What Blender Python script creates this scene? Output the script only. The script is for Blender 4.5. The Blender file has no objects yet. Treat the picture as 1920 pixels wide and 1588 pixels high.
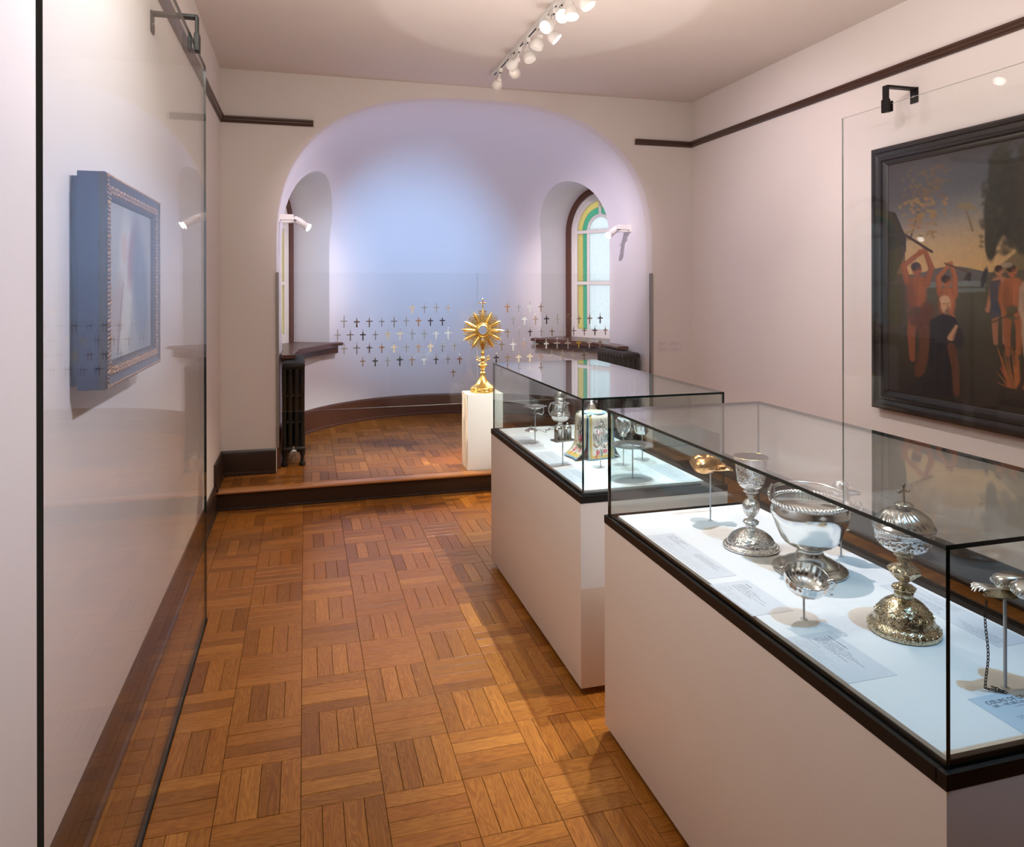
import bpy, bmesh, math, random
import numpy as np
from mathutils import Vector, Matrix, Quaternion

random.seed(7)
RNG = np.random.default_rng(11)
PI = math.pi
C = bpy.context.scene.collection
SC = bpy.context.scene

# ------------------------------------------------------------------ camera
XL, XR, YW, ZC = -0.66, 3.6306, 6.4273, 3.4839
cam_d = bpy.data.cameras.new('camera')
cam = bpy.data.objects.new('camera', cam_d)
C.objects.link(cam)
FPX, YAW, ROLL, CY = 1379.6, 0.2747, 0.0018, 536.53
cam_d.sensor_fit = 'HORIZONTAL'
cam_d.sensor_width = 36.0
cam_d.lens = 36.0 * FPX / 1920.0
cam_d.shift_x = 0.0
cam_d.shift_y = -(794.0 - CY) / 1920.0
cam_d.clip_start = 0.05
cam.location = (0, 0, 1.70)
r_ = Vector((math.cos(YAW), -math.sin(YAW), 0))
f_ = Vector((math.sin(YAW), math.cos(YAW), 0))
d_ = Vector((0, 0, -1))
r3 = r_ * math.cos(ROLL) + d_ * math.sin(ROLL)
d3 = d_ * math.cos(ROLL) - r_ * math.sin(ROLL)
cam.rotation_euler = Matrix((r3, -d3, -f_)).transposed().to_euler()
SC.camera = cam

# ------------------------------------------------------------------ view, world
SC.view_settings.view_transform = 'Standard'
SC.view_settings.look = 'None'
SC.view_settings.gamma = 1.0
SC.view_settings.use_curve_mapping = False
SC.view_settings.exposure = 0.12
SC.cycles.transparent_max_bounces = 32
SC.cycles.max_bounces = 10
SC.cycles.diffuse_bounces = 5
SC.cycles.adaptive_threshold = .018
SC.cycles.glossy_bounces = 6
SC.cycles.transmission_bounces = 10
SC.cycles.caustics_reflective = False
SC.cycles.caustics_refractive = False
SC.cycles.sample_clamp_indirect = 6.0

W = bpy.data.worlds.new('world')
SC.world = W
W.use_nodes = True
W.node_tree.nodes['Background'].inputs['Color'].default_value = (0.86, 0.95, 1.0, 1)
W.node_tree.nodes['Background'].inputs['Strength'].default_value = 1.5

WARM, NEUT, COOL, BLUE, ROSE = (1, .80, .62), (1, .88, .82), (.70, .85, 1), (.44, .70, 1), (1, .86, .88)


def aim(loc, target):
    return (Vector(target) - Vector(loc)).to_track_quat('-Z', 'Y')


def spot(loc, target, power, color, angle, blend=.5, radius=.03, parent=None):
    l = bpy.data.lights.new('spot_lamp', 'SPOT')
    l.energy = power
    l.color = color
    l.spot_size = math.radians(angle)
    l.spot_blend = blend
    l.shadow_soft_size = radius
    o = bpy.data.objects.new('spot_lamp', l)
    C.objects.link(o)
    o.rotation_mode = 'QUATERNION'
    o.rotation_quaternion = aim(loc, target)
    if parent:
        o.parent = parent
        o.location = Vector(loc) - parent.location
    else:
        o.location = loc
    return o


def area(loc, target, power, color, sx, sy):
    l = bpy.data.lights.new('added_fill_lamp', 'AREA')
    l.shape = 'RECTANGLE'
    l.size, l.size_y = sx, sy
    l.energy = power
    l.color = color
    o = bpy.data.objects.new('added_fill_lamp', l)
    C.objects.link(o)
    o.location = loc
    o.rotation_mode = 'QUATERNION'
    o.rotation_quaternion = aim(loc, target)
    return o


# lamps of the track behind and above the frame, and added fill lamps without fixtures (power tuned in one place)
TRX, TRZ = 1.52, 3.30
area((1.5, 2.4, 2.0), (1.5, 2.41, 3.4), 60, (1, .83, .71), 2.2, 4.4)    # added up-facing fill lamp, brightens the ceiling for soft bounce
area((-.45, 2.5, 3.25), (1.1, 3.2, .4), 118, (1, .96, .87), .8, 3.0)      # added fill lamp for the aisle side of the cases
area((1.49, 6.85, 2.05), (1.49, 7.9, 3.4), 6.6, (.66, .64, 1), 2.6, .7)  # added fill lamp brightening the apse vault
spot((TRX, 1.00, TRZ), (1.43, 1.85, .85), 152, (.23, .59, 1), 54, .7, .012)   # near case, cool
spot((TRX, 2.75, TRZ), (1.43, 2.30, .85), 225, (1, .80, .79), 42, .7, .012)   # near case, warm
spot((TRX, 3.15, TRZ), (1.43, 3.50, .85), 290, (.90, .94, 1), 58, .7, .012)   # far case
spot((TRX, 2.60, TRZ), (3.60, 3.4, 2.4), 40, (1, .85, .90), 84, 1., .05)       # right wall painting
spot((TRX, 4.40, TRZ), (3.60, 4.9, 2.0), 70, (1, .82, .90), 84, 1., .08)       # right wall
spot((TRX, 1.60, TRZ), (XL, 2.4, 1.9), 205, (.76, .77, 1), 66, 1., .05)         # left wall
spot((TRX, .9, TRZ), (XL, .9, 1.3), 14, ROSE, 90, 1., .08)             # left wall near the camera
spot((TRX, 3.9, TRZ), (-.3, YW, 1.5), 30, (1, .84, .74), 60, 1., .08)      # left pier
spot((TRX, 1.2, TRZ), (.2, 2.4, 0), 46, (1, .90, .70), 70, 1., .08)             # floor of the aisle
spot((TRX, 3.4, TRZ), (.2, 4.4, 0), 105, (1, .70, .45), 60, 1., .08)             # floor before the step
spot((2.6, 4.2, TRZ), (1.35, 6.4, .9), 550, (.95, 1, .92), 30, .6, .03)  # monstrance and crosses from the front
spot((1.45, 3.5, 1.30), (1.45, 4.25, 3.48), 36, (1, .96, .98), 50, .15, .02)  # added lamp standing in for light thrown back up by the glass tops


# ------------------------------------------------------------------ materials
def nt(name):
    m = bpy.data.materials.new(name)
    m.use_nodes = True
    t = m.node_tree
    return m, t, t.nodes['Principled BSDF'], t.nodes['Material Output']


def N(t, kind, **kw):
    n = t.nodes.new(kind)
    for k, v in kw.items():
        if k in n.inputs.keys() if isinstance(k, str) else False:
            n.inputs[k].default_value = v
        else:
            setattr(n, k, v)
    return n


def math_(t, op, a, b=None, c=None):
    n = t.nodes.new('ShaderNodeMath')
    n.operation = op
    for i, v in enumerate((a, b, c)):
        if v is None:
            continue
        if isinstance(v, (int, float)):
            n.inputs[i].default_value = v
        else:
            t.links.new(v, n.inputs[i])
    return n.outputs[0]


def mixc(t, fac, a, b, mode='MIX'):
    n = t.nodes.new('ShaderNodeMix')
    n.data_type = 'RGBA'
    n.blend_type = mode
    for i, v in ((0, fac), (6, a), (7, b)):
        if isinstance(v, (int, float)):
            n.inputs[i].default_value = v
        elif isinstance(v, tuple):
            n.inputs[i].default_value = (*v[:3], 1)
        else:
            t.links.new(v, n.inputs[i])
    return n.outputs[2]


def noise(t, scale, detail=3, rough=.5, vec=None, dist=0):
    n = t.nodes.new('ShaderNodeTexNoise')
    n.inputs['Scale'].default_value = scale
    n.inputs['Detail'].default_value = detail
    n.inputs['Roughness'].default_value = rough
    n.inputs['Distortion'].default_value = dist
    if vec is not None:
        t.links.new(vec, n.inputs['Vector'])
    return n.outputs['Fac']


def objcoord(t, scale=None):
    n = t.nodes.new('ShaderNodeTexCoord')
    if scale is None:
        return n.outputs['Object']
    mp = t.nodes.new('ShaderNodeMapping')
    mp.inputs['Scale'].default_value = scale
    t.links.new(n.outputs['Object'], mp.inputs['Vector'])
    return mp.outputs[0]


def bump(t, bs, h, strength=.1, dist=.002):
    b = t.nodes.new('ShaderNodeBump')
    b.inputs['Strength'].default_value = strength
    b.inputs['Distance'].default_value = dist
    t.links.new(h, b.inputs['Height'])
    t.links.new(b.outputs[0], bs.inputs['Normal'])


def pmat(name, col, rough=.5, metal=0., var=.08, scale=12., bs_=.05, bd=.001, coat=0., spec=.5, stretch=None):
    m, t, b, o = nt(name)
    v = objcoord(t, stretch)
    n = noise(t, scale, 4, .6, v)
    c0 = tuple(c * (1 - var) for c in col)
    c1 = tuple(min(1, c * (1 + var)) for c in col)
    t.links.new(mixc(t, n, c0, c1), b.inputs['Base Color'])
    b.inputs['Roughness'].default_value = rough
    b.inputs['Metallic'].default_value = metal
    b.inputs['Coat Weight'].default_value = coat
    b.inputs['Specular IOR Level'].default_value = spec
    if bs_:
        bump(t, b, noise(t, scale * 4, 3, .6, v), bs_, bd)
    return m


def glass_mat(name, tint=(.975, .99, .985), f0=.045, coat=1.0):
    m, t, b, o = nt(name)
    t.nodes.remove(b)
    g = t.nodes.new('ShaderNodeNewGeometry')
    d = t.nodes.new('ShaderNodeVectorMath')
    d.operation = 'DOT_PRODUCT'
    t.links.new(g.outputs['Normal'], d.inputs[0])
    t.links.new(g.outputs['Incoming'], d.inputs[1])
    x = math_(t, 'SUBTRACT', 1.0, math_(t, 'ABSOLUTE', d.outputs['Value']))
    f = math_(t, 'MULTIPLY', math_(t, 'MULTIPLY_ADD', math_(t, 'POWER', x, 5.0), 1 - f0, f0), coat)
    tr = t.nodes.new('ShaderNodeBsdfTransparent')
    tr.inputs[0].default_value = (*tint, 1)
    gl = t.nodes.new('ShaderNodeBsdfGlossy')
    gl.inputs['Roughness'].default_value = 0.0
    gl.inputs['Color'].default_value = (.95, .98, .98, 1)
    mx = t.nodes.new('ShaderNodeMixShader')
    t.links.new(f, mx.inputs[0])
    t.links.new(tr.outputs[0], mx.inputs[1])
    t.links.new(gl.outputs[0], mx.inputs[2])
    t.links.new(mx.outputs[0], o.inputs[0])
    return m


def emit_mat(name, col, s):
    m, t, b, o = nt(name)
    b.inputs['Base Color'].default_value = (.8, .8, .8, 1)
    b.inputs['Emission Color'].default_value = (*col, 1)
    b.inputs['Emission Strength'].default_value = s
    return m


def attr_mat(name, rough=.5, bs_=.1, gain=1.0):
    m, t, b, o = nt(name)
    a = t.nodes.new('ShaderNodeAttribute')
    a.attribute_name = 'Col'
    n = noise(t, 90, 4, .6, objcoord(t))
    g = mixc(t, n, tuple([.82 * gain] * 3), tuple([1.12 * gain] * 3))
    t.links.new(mixc(t, 1.0, a.outputs['Color'], g, 'MULTIPLY'), b.inputs['Base Color'])
    b.inputs['Roughness'].default_value = rough
    bump(t, b, noise(t, 300, 2, .6, objcoord(t)), bs_, .001)
    return m


def oak_mat(name):
    m, t, b, o = nt(name)
    uv = t.nodes.new('ShaderNodeUVMap')
    uv.uv_map = 'UVMap'
    oi = t.nodes.new('ShaderNodeObjectInfo')
    at = t.nodes.new('ShaderNodeAttribute')
    at.attribute_name = 'tone'
    rnd = math_(t, 'FRACT', math_(t, 'ADD', oi.outputs['Random'], at.outputs['Fac']))
    sep = t.nodes.new('ShaderNodeSeparateXYZ')
    t.links.new(uv.outputs[0], sep.inputs[0])

    def vec(su, sv, sr):
        cb = t.nodes.new('ShaderNodeCombineXYZ')
        t.links.new(math_(t, 'MULTIPLY', sep.outputs[0], su), cb.inputs[0])
        t.links.new(math_(t, 'MULTIPLY', sep.outputs[1], sv), cb.inputs[1])
        t.links.new(math_(t, 'MULTIPLY', rnd, sr), cb.inputs[2])
        return cb.outputs[0]
    pores = noise(t, 1.0, 3, .6, vec(9, 260, 40))
    rings = noise(t, 1.0, 2, .5, vec(3.2, 24, 93), 1.2)
    band = math_(t, 'ABSOLUTE', math_(t, 'SUBTRACT', math_(t, 'FRACT', math_(t, 'MULTIPLY', rings, 9.0)), .5))
    r2 = t.nodes.new('ShaderNodeValToRGB')
    e = r2.color_ramp
    e.elements[0].color = (.245, .088, .013, 1)
    e.elements[1].color = (.45, .19, .034, 1)
    e.elements[1].position = 1.0
    for ps, cl in ((.25, (.31, .122, .019)), (.5, (.36, .140, .022)), (.75, (.34, .125, .020))):
        x = e.elements.new(ps)
        x.color = (*cl, 1)
    t.links.new(rnd, r2.inputs[0])
    dark = mixc(t, 1.0, r2.outputs[0], (.58, .50, .42), 'MULTIPLY')
    gfac = math_(t, 'MULTIPLY', math_(t, 'SMOOTH_MIN', math_(t, 'MULTIPLY', band, 1.6), .75, .2), 1.0)
    c1 = mixc(t, math_(t, 'SUBTRACT', .85, math_(t, 'MULTIPLY', gfac, 1.0)), r2.outputs[0], dark)
    pf = t.nodes.new('ShaderNodeMapRange')
    pf.inputs['From Min'].default_value = .50
    pf.inputs['From Max'].default_value = .68
    pf.inputs['To Max'].default_value = .75
    t.links.new(pores, pf.inputs['Value'])
    t.links.new(mixc(t, pf.outputs[0], c1, dark), b.inputs['Base Color'])
    b.inputs['Roughness'].default_value = .30
    b.inputs['Coat Weight'].default_value = .10
    b.inputs['Coat Roughness'].default_value = .14
    b.inputs['Specular IOR Level'].default_value = .28
    bump(t, b, math_(t, 'ADD', pores, math_(t, 'MULTIPLY', noise(t, 1.0, 2, .5, vec(6, 14, 13)), 1.5)), .12, .0008)
    return m


def print_mat(name, base, ink, rows, seed, blocks, alpha=1.0):
    """A film printed with lines of small illegible text. blocks: (u0, v0, u1, v1, lines, ink strength)."""
    m, t, b, o = nt(name)
    uv = t.nodes.new('ShaderNodeUVMap')
    uv.uv_map = 'UVMap'
    sep = t.nodes.new('ShaderNodeSeparateXYZ')
    t.links.new(uv.outputs[0], sep.inputs[0])
    U, V = sep.outputs[0], sep.outputs[1]
    tot = None
    for k, (u0, v0, u1, v1, nl, st, nch) in enumerate(blocks):
        uu = math_(t, 'DIVIDE', math_(t, 'SUBTRACT', U, u0), u1 - u0)
        vv = math_(t, 'DIVIDE', math_(t, 'SUBTRACT', V, v0), v1 - v0)
        inside = math_(t, 'MULTIPLY', math_(t, 'MULTIPLY', math_(t, 'GREATER_THAN', vv, 0), math_(t, 'LESS_THAN', vv, 1)), math_(t, 'GREATER_THAN', uu, 0))
        row = math_(t, 'FLOOR', math_(t, 'MULTIPLY', vv, nl))
        fr = math_(t, 'FRACT', math_(t, 'MULTIPLY', vv, nl))
        line = math_(t, 'MULTIPLY', math_(t, 'GREATER_THAN', fr, .28), math_(t, 'LESS_THAN', fr, .72))
        wn = t.nodes.new('ShaderNodeTexWhiteNoise')
        wn.noise_dimensions = '2D'
        cb = t.nodes.new('ShaderNodeCombineXYZ')
        t.links.new(row, cb.inputs[0])
        cb.inputs[1].default_value = seed + k * 3.7
        t.links.new(cb.outputs[0], wn.inputs['Vector'])
        endu = math_(t, 'MULTIPLY_ADD', wn.outputs['Value'], .55, .5)
        endok = math_(t, 'LESS_THAN', uu, math_(t, 'MINIMUM', endu, 1.0))
        wc = t.nodes.new('ShaderNodeTexWhiteNoise')
        wc.noise_dimensions = '2D'
        cb2 = t.nodes.new('ShaderNodeCombineXYZ')
        t.links.new(math_(t, 'FLOOR', math_(t, 'MULTIPLY', uu, nch)), cb2.inputs[0])
        t.links.new(math_(t, 'ADD', row, seed), cb2.inputs[1])
        t.links.new(cb2.outputs[0], wc.inputs['Vector'])
        ch = math_(t, 'MULTIPLY_ADD', wc.outputs['Value'], .6, .4)
        ch = math_(t, 'MULTIPLY', ch, math_(t, 'GREATER_THAN', wc.outputs['Value'], .16))
        s = math_(t, 'MULTIPLY', math_(t, 'MULTIPLY', inside, line), math_(t, 'MULTIPLY', endok, math_(t, 'MULTIPLY', ch, st)))
        tot = s if tot is None else math_(t, 'MAXIMUM', tot, s)
    t.links.new(mixc(t, tot, base, ink), b.inputs['Base Color'])
    b.inputs['Roughness'].default_value = .5
    b.inputs['Specular IOR Level'].default_value = .2
    return m


M = dict(
    wall=pmat('wall_paint', (.74, .70, .68), .75, 0, .02, 3, .04, .0006, spec=.2),
    ceil=pmat('ceiling_paint', (.70, .65, .62), .8, 0, .02, 3, .03, .0006, spec=.15),
    apse=pmat('apse_paint', (.76, .75, .78), .75, 0, .02, 3, .05, .0008, spec=.2),
    oak=oak_mat('oiled_oak'),
    joint=pmat('joint_filler', (.02, .012, .007), .8, 0, .2, 40, .1),
    dark=pmat('dark_stained_oak', (.030, .0145, .0085), .38, 0, .35, 3, .15, .0008, .1, stretch=(1, 1, 14)),
    rail=pmat('brown_stained_oak', (.052, .022, .013), .35, 0, .3, 3, .12, .0008, .15, stretch=(2, 2, 16)),
    brown=pmat('reddish_brown_oak', (.105, .040, .023), .35, 0, .3, 4, .12, .0008, .2, stretch=(3, 3, 12)),
    nosing=pmat('honey_oak', (.42, .17, .045), .3, 0, .25, 6, .1, .0006, .3, stretch=(1.5, 12, 12)),
    case=pmat('beige_lacquer', (.74, .655, .585), .42, 0, .01, 6, .01, .0003, .0),
    black=pmat('black_metal', (.006, .0055, .005), .42, 0, .2, 50, .04, .0003, 0, .3),
    deck=pmat('white_board', (.80, .80, .80), .55, 0, .01, 20, .02, .0003, spec=.3),
    glass=glass_mat('clear_glass'),
    caseglass=glass_mat('green_tinted_case_glass', (.935, .965, .96), .045),
    coatedglass=glass_mat('coated_clear_glass', (.985, .99, .99), .014),
    screenglass=glass_mat('low_reflection_glass', (.98, .99, .987), .03, .5),
    thinglass=glass_mat('thin_clear_glass', (.992, .995, .995), .022),
    gedge=pmat('polished_glass_edge', (.004, .014, .012), .12, 0, .2, 20, 0, .0003, 0, .6),
    gedge_pale=pmat('pale_glass_edge', (.50, .55, .55), .2, 0, .1, 20, 0, .0003, 0, .6),
    steel=pmat('brushed_steel', (.42, .42, .42), .35, 1, .1, 30, .05, .0003),
    chan=pmat('grey_channel', (.36, .34, .31), .4, .6, .1, 30, .02, .0003),
    rod=pmat('grey_painted_rod', (.55, .56, .57), .45, 0, .05, 60, 0),
    white=pmat('white_enamel', (.78, .77, .75), .4, 0, .03, 30, .01, .0003),
    iron=pmat('cast_iron', (.017, .014, .011), .42, .3, .3, 40, 0),
    silver=pmat('silver', (.86, .86, .85), .16, 1, .05, 40, .05, .0005),
    chased=pmat('chased_silver', (.80, .80, .79), .2, 1, .12, 60, .5, .0022),
    oldsilver=pmat('aged_silver', (.62, .60, .56), .2, 1, .2, 50, .3, .0012),
    parcel=pmat('parcel_gilt_silver', (.66, .55, .36), .2, 1, .25, 55, .5, .002),
    gold=pmat('gilt_metal', (1.0, .70, .24), .25, 1, .1, 70, .35, .0012),
    gilt=pmat('old_gilt_copper', (.80, .46, .20), .24, 1, .15, 60, .35, .0015),
    giltframe=pmat('gilded_carving', (.46, .26, .14), .32, .85, .25, 70, .6, .003),
    frameblack=pmat('ebonised_frame', (.012, .010, .010), .32, 0, .3, 8, .1, .0006, .25, stretch=(6, 6, 6)),
    boxside=pmat('case_side_reflected_blue', (.004, .016, .085), .4, 0, .1, 20, .02, .0004, .3),  # blue of the apse reflected in the glass, put into the dark case colour
    pedestal=None, crystal=None,
)


def crystal_mat():
    m, t, b, o = nt('cut_crystal')
    b.inputs['Base Color'].default_value = (.96, .98, .98, 1)
    b.inputs['Transmission Weight'].default_value = 1.0
    b.inputs['Roughness'].default_value = .01
    b.inputs['IOR'].default_value = 1.5
    bump(t, b, noise(t, 140, 2, .5, objcoord(t)), .2, .001)
    return m


def pedestal_mat():
    """White painted timber; the split side shows long vertical tan checks."""
    m, t, b, o = nt('white_split_timber')
    v = objcoord(t, (16, 16, 2.1))
    n = noise(t, 1.6, 5, .62, v, .8)
    mr = t.nodes.new('ShaderNodeMapRange')
    mr.inputs['From Min'].default_value = .53
    mr.inputs['From Max'].default_value = .60
    t.links.new(n, mr.inputs['Value'])
    g = t.nodes.new('ShaderNodeNewGeometry')
    sx = t.nodes.new('ShaderNodeSeparateXYZ')
    tc = t.nodes.new('ShaderNodeTexCoord')
    t.links.new(tc.outputs['Object'], sx.inputs[0])
    side = math_(t, 'LESS_THAN', sx.outputs[0], -.1522)
    fac = math_(t, 'MULTIPLY', mr.outputs[0], side)
    t.links.new(mixc(t, fac, (.80, .78, .76), (.22, .15, .07)), b.inputs['Base Color'])
    b.inputs['Roughness'].default_value = .55
    bump(t, b, n, .3, .003)
    return m


def stained(name, col, rough=.35):
    m, t, b, o = nt(name)
    t.nodes.remove(b)
    tl = t.nodes.new('ShaderNodeBsdfTranslucent')
    n = noise(t, 55, 3, .6, objcoord(t), .6)
    t.links.new(mixc(t, n, tuple(c * .72 for c in col), tuple(min(1, c * 1.2) for c in col)), tl.inputs[0])
    gl = t.nodes.new('ShaderNodeBsdfGlossy')
    gl.inputs['Roughness'].default_value = .2
    bp = t.nodes.new('ShaderNodeBump')
    bp.inputs['Strength'].default_value = .4
    bp.inputs['Distance'].default_value = .003
    t.links.new(n, bp.inputs['Height'])
    t.links.new(bp.outputs[0], gl.inputs['Normal'])
    mx = t.nodes.new('ShaderNodeMixShader')
    mx.inputs[0].default_value = .06
    t.links.new(tl.outputs[0], mx.inputs[1])
    t.links.new(gl.outputs[0], mx.inputs[2])
    t.links.new(mx.outputs[0], o.inputs[0])
    return m


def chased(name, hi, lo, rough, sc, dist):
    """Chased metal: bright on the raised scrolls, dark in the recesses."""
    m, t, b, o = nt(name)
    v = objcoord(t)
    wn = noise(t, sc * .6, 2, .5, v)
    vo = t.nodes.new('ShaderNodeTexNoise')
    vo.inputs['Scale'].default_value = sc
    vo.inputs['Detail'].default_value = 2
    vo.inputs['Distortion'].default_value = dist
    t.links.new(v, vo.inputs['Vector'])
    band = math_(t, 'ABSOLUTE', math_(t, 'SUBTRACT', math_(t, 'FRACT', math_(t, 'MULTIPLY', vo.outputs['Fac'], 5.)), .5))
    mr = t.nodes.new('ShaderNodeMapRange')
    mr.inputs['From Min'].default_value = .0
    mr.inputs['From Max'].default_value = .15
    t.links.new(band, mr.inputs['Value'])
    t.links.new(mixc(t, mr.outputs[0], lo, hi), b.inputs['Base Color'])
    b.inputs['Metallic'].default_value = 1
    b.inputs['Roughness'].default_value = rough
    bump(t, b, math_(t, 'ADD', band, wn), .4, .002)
    return m


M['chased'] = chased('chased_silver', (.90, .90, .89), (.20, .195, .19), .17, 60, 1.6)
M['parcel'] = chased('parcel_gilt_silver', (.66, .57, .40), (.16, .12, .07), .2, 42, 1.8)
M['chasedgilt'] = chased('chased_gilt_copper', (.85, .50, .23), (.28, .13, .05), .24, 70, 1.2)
M['pedestal'] = pedestal_mat()
M['crystal'] = crystal_mat()
M['paneyellow'] = stained('yellow_stained_glass', (.74, .64, .36))
M['panegreen'] = stained('green_stained_glass', (.26, .56, .43))
M['paneclear'] = stained('clear_rippled_glass', (.86, .92, .94))
M['bulb'] = emit_mat('lit_lamp_face', (1, .93, .86), 14)
M['bulbcool'] = emit_mat('lit_cool_lamp_face', (.8, .9, 1), 10)
M['bulbwarm'] = emit_mat('lit_warm_lamp_face', (1, .78, .6), 14)
M['attr'] = attr_mat('painted_canvas', .42)
M['cloth'] = attr_mat('embroidered_silk', .7, .25)
M['gem'] = pmat('red_gem', (.45, .02, .02), .08, 0, .05, 30, 0)
M['redlining'] = pmat('red_lining', (.22, .02, .012), .75, 0, .15, 50, .1)
M['ink'] = pmat('black_ink', (.03, .04, .06), .6, 0, .05, 30, 0)
M['greyink'] = pmat('grey_ink', (.30, .36, .42), .6, 0, .05, 30, 0)


# ------------------------------------------------------------------ mesh helpers
class MB:
    def __init__(s):
        s.v, s.f, s.mi, s.uv, s.tone = [], [], [], [], []

    def add(s, vs, fs, mi=0, xf=None, uv=None, tone=0.):
        o = len(s.v)
        if xf is not None:
            vs = [tuple(xf @ Vector(p)) for p in vs]
        s.v += [tuple(p) for p in vs]
        s.f += [tuple(o + i for i in f) for f in fs]
        s.mi += [mi] * len(fs)
        s.tone += [tone] * len(fs)
        if uv:
            s.uv += uv
        return s

    def box(s, x0, x1, y0, y1, z0, z1, mi=0, bev=0., xf=None):
        if bev <= 0:
            vs = [(x, y, z) for z in (z0, z1) for y in (y0, y1) for x in (x0, x1)]
            fs = [(0, 2, 3, 1), (4, 5, 7, 6), (0, 1, 5, 4), (2, 6, 7, 3), (0, 4, 6, 2), (1, 3, 7, 5)]
            return s.add(vs, fs, mi, xf)
        bm = bmesh.new()
        bmesh.ops.create_cube(bm, size=1)
        for v in bm.verts:
            v.co = ((x0 + x1) / 2 + v.co.x * (x1 - x0), (y0 + y1) / 2 + v.co.y * (y1 - y0), (z0 + z1) / 2 + v.co.z * (z1 - z0))
        bmesh.ops.bevel(bm, geom=bm.edges[:], offset=bev, segments=2, profile=.6, affect='EDGES')
        return s.bm(bm, mi, xf)

    def bm(s, bm, mi=0, xf=None):
        bm.verts.ensure_lookup_table()
        bm.verts.index_update()
        s.add([tuple(v.co) for v in bm.verts], [tuple(v.index for v in f.verts) for f in bm.faces], mi, xf)
        bm.free()
        return s

    def lathe(s, prof, n=32, mi=0, xf=None, mod=None, cap=True):
        vs, fs = [], []
        for k, (r, z) in enumerate(prof):
            for i in range(n):
                a = 2 * PI * i / n
                rr, zz = (mod(a, z, r, k) if mod else (r, z))
                vs.append((rr * math.cos(a), rr * math.sin(a), zz))
        for k in range(len(prof) - 1):
            for i in range(n):
                j = (i + 1) % n
                fs.append((k * n + i, k * n + j, (k + 1) * n + j, (k + 1) * n + i))
        if cap:
            if prof[0][0] > 1e-6:
                fs.append(tuple(range(n - 1, -1, -1)))
            if prof[-1][0] > 1e-6:
                L = (len(prof) - 1) * n
                fs.append(tuple(L + i for i in range(n)))
        return s.add(vs, fs, mi, xf)

    def tube(s, pts, r, n=8, mi=0, xf=None, closed=False, flat=1.0):
        pts = [Vector(p) for p in pts]
        rs = r if isinstance(r, (list, tuple)) else [r] * len(pts)
        vs, fs = [], []
        up = None
        m = len(pts)
        for k, p in enumerate(pts):
            a = pts[(k - 1) % m] if (closed or k) else p
            b = pts[(k + 1) % m] if (closed or k < m - 1) else p
            d = (b - a).normalized()
            if up is None:
                up = Vector((0, 0, 1)) if abs(d.z) < .9 else Vector((1, 0, 0))
            sx = d.cross(up)
            if sx.length < 1e-5:
                sx = d.cross(Vector((0, 1, 0)))
            sx.normalize()
            up = sx.cross(d).normalized()
            for i in range(n):
                t = 2 * PI * i / n
                vs.append(tuple(p + (sx * math.cos(t) + up * math.sin(t) * flat) * rs[k]))
        for k in range(m if closed else m - 1):
            k2 = (k + 1) % m
            for i in range(n):
                j = (i + 1) % n
                fs.append((k * n + i, k * n + j, k2 * n + j, k2 * n + i))
        if not closed:
            fs.append(tuple(range(n - 1, -1, -1)))
            fs.append(tuple((m - 1) * n + i for i in range(n)))
        return s.add(vs, fs, mi, xf)

    def cyl(s, p, q, r, n=12, mi=0, r2=None):
        return s.tube([p, q], [r, r2 if r2 is not None else r], n, mi)

    def prism(s, poly, z0, z1, mi=0, xf=None, mi_side=None):
        n = len(poly)
        vs = [(x, y, z0) for x, y in poly] + [(x, y, z1) for x, y in poly]
        s.add(vs, [tuple(range(n - 1, -1, -1)), tuple(range(n, 2 * n))], mi, xf)
        fs = [(i, (i + 1) % n, n + (i + 1) % n, n + i) for i in range(n)]
        return s.add(vs, fs, mi if mi_side is None else mi_side, xf)

    def ball(s, c, r, n=10, m=6, mi=0, sc=(1, 1, 1)):
        prof = [(math.sin(PI * k / m), -math.cos(PI * k / m)) for k in range(m + 1)]
        prof[0] = (1e-4, -1)
        prof[-1] = (1e-4, 1)
        return s.lathe(prof, n, mi, Matrix.Translation(c) @ Matrix.Diagonal((r * sc[0], r * sc[1], r * sc[2], 1)))

    def mesh(s, name, mats, smooth=None):
        me = bpy.data.meshes.new(name)
        me.from_pydata(s.v, [], s.f)
        for m in mats:
            me.materials.append(m)
        me.polygons.foreach_set('material_index', s.mi)
        if s.uv:
            u = me.uv_layers.new(name='UVMap')
            u.data.foreach_set('uv', [c for p in s.uv for c in p])
        if any(s.tone):
            a = me.attributes.new('tone', 'FLOAT', 'FACE')
            a.data.foreach_set('value', s.tone)
        if smooth is not None:
            me.polygons.foreach_set('use_smooth', [True] * len(s.f))
            me.set_sharp_from_angle(angle=math.radians(smooth))
        me.update()
        return me

    def build(s, name, mats, parent=None, loc=(0, 0, 0), smooth=None):
        if not isinstance(mats, (list, tuple)):
            mats = [mats]
        return link(name, s.mesh(name, mats, smooth), parent, loc)


def link(name, data, parent=None, loc=(0, 0, 0), rot=None):
    o = bpy.data.objects.new(name, data)
    C.objects.link(o)
    o.location = loc
    if rot is not None:
        o.rotation_euler = rot
    if parent is not None:
        o.parent = parent
    return o


def tag(o, label=None, cat=None, group=None, kind=None):
    if label:
        o['label'] = label
    if cat:
        o['category'] = cat
    if group:
        o['group'] = group
    if kind:
        o['kind'] = kind
    return o


def thing(name, label, cat, loc=(0, 0, 0), rz=0., group=None):
    o = link(name, None, None, loc, (0, 0, rz))
    o.empty_display_size = .05
    return tag(o, label, cat, group)


def struct(o):
    o['kind'] = 'structure'
    return o


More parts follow.
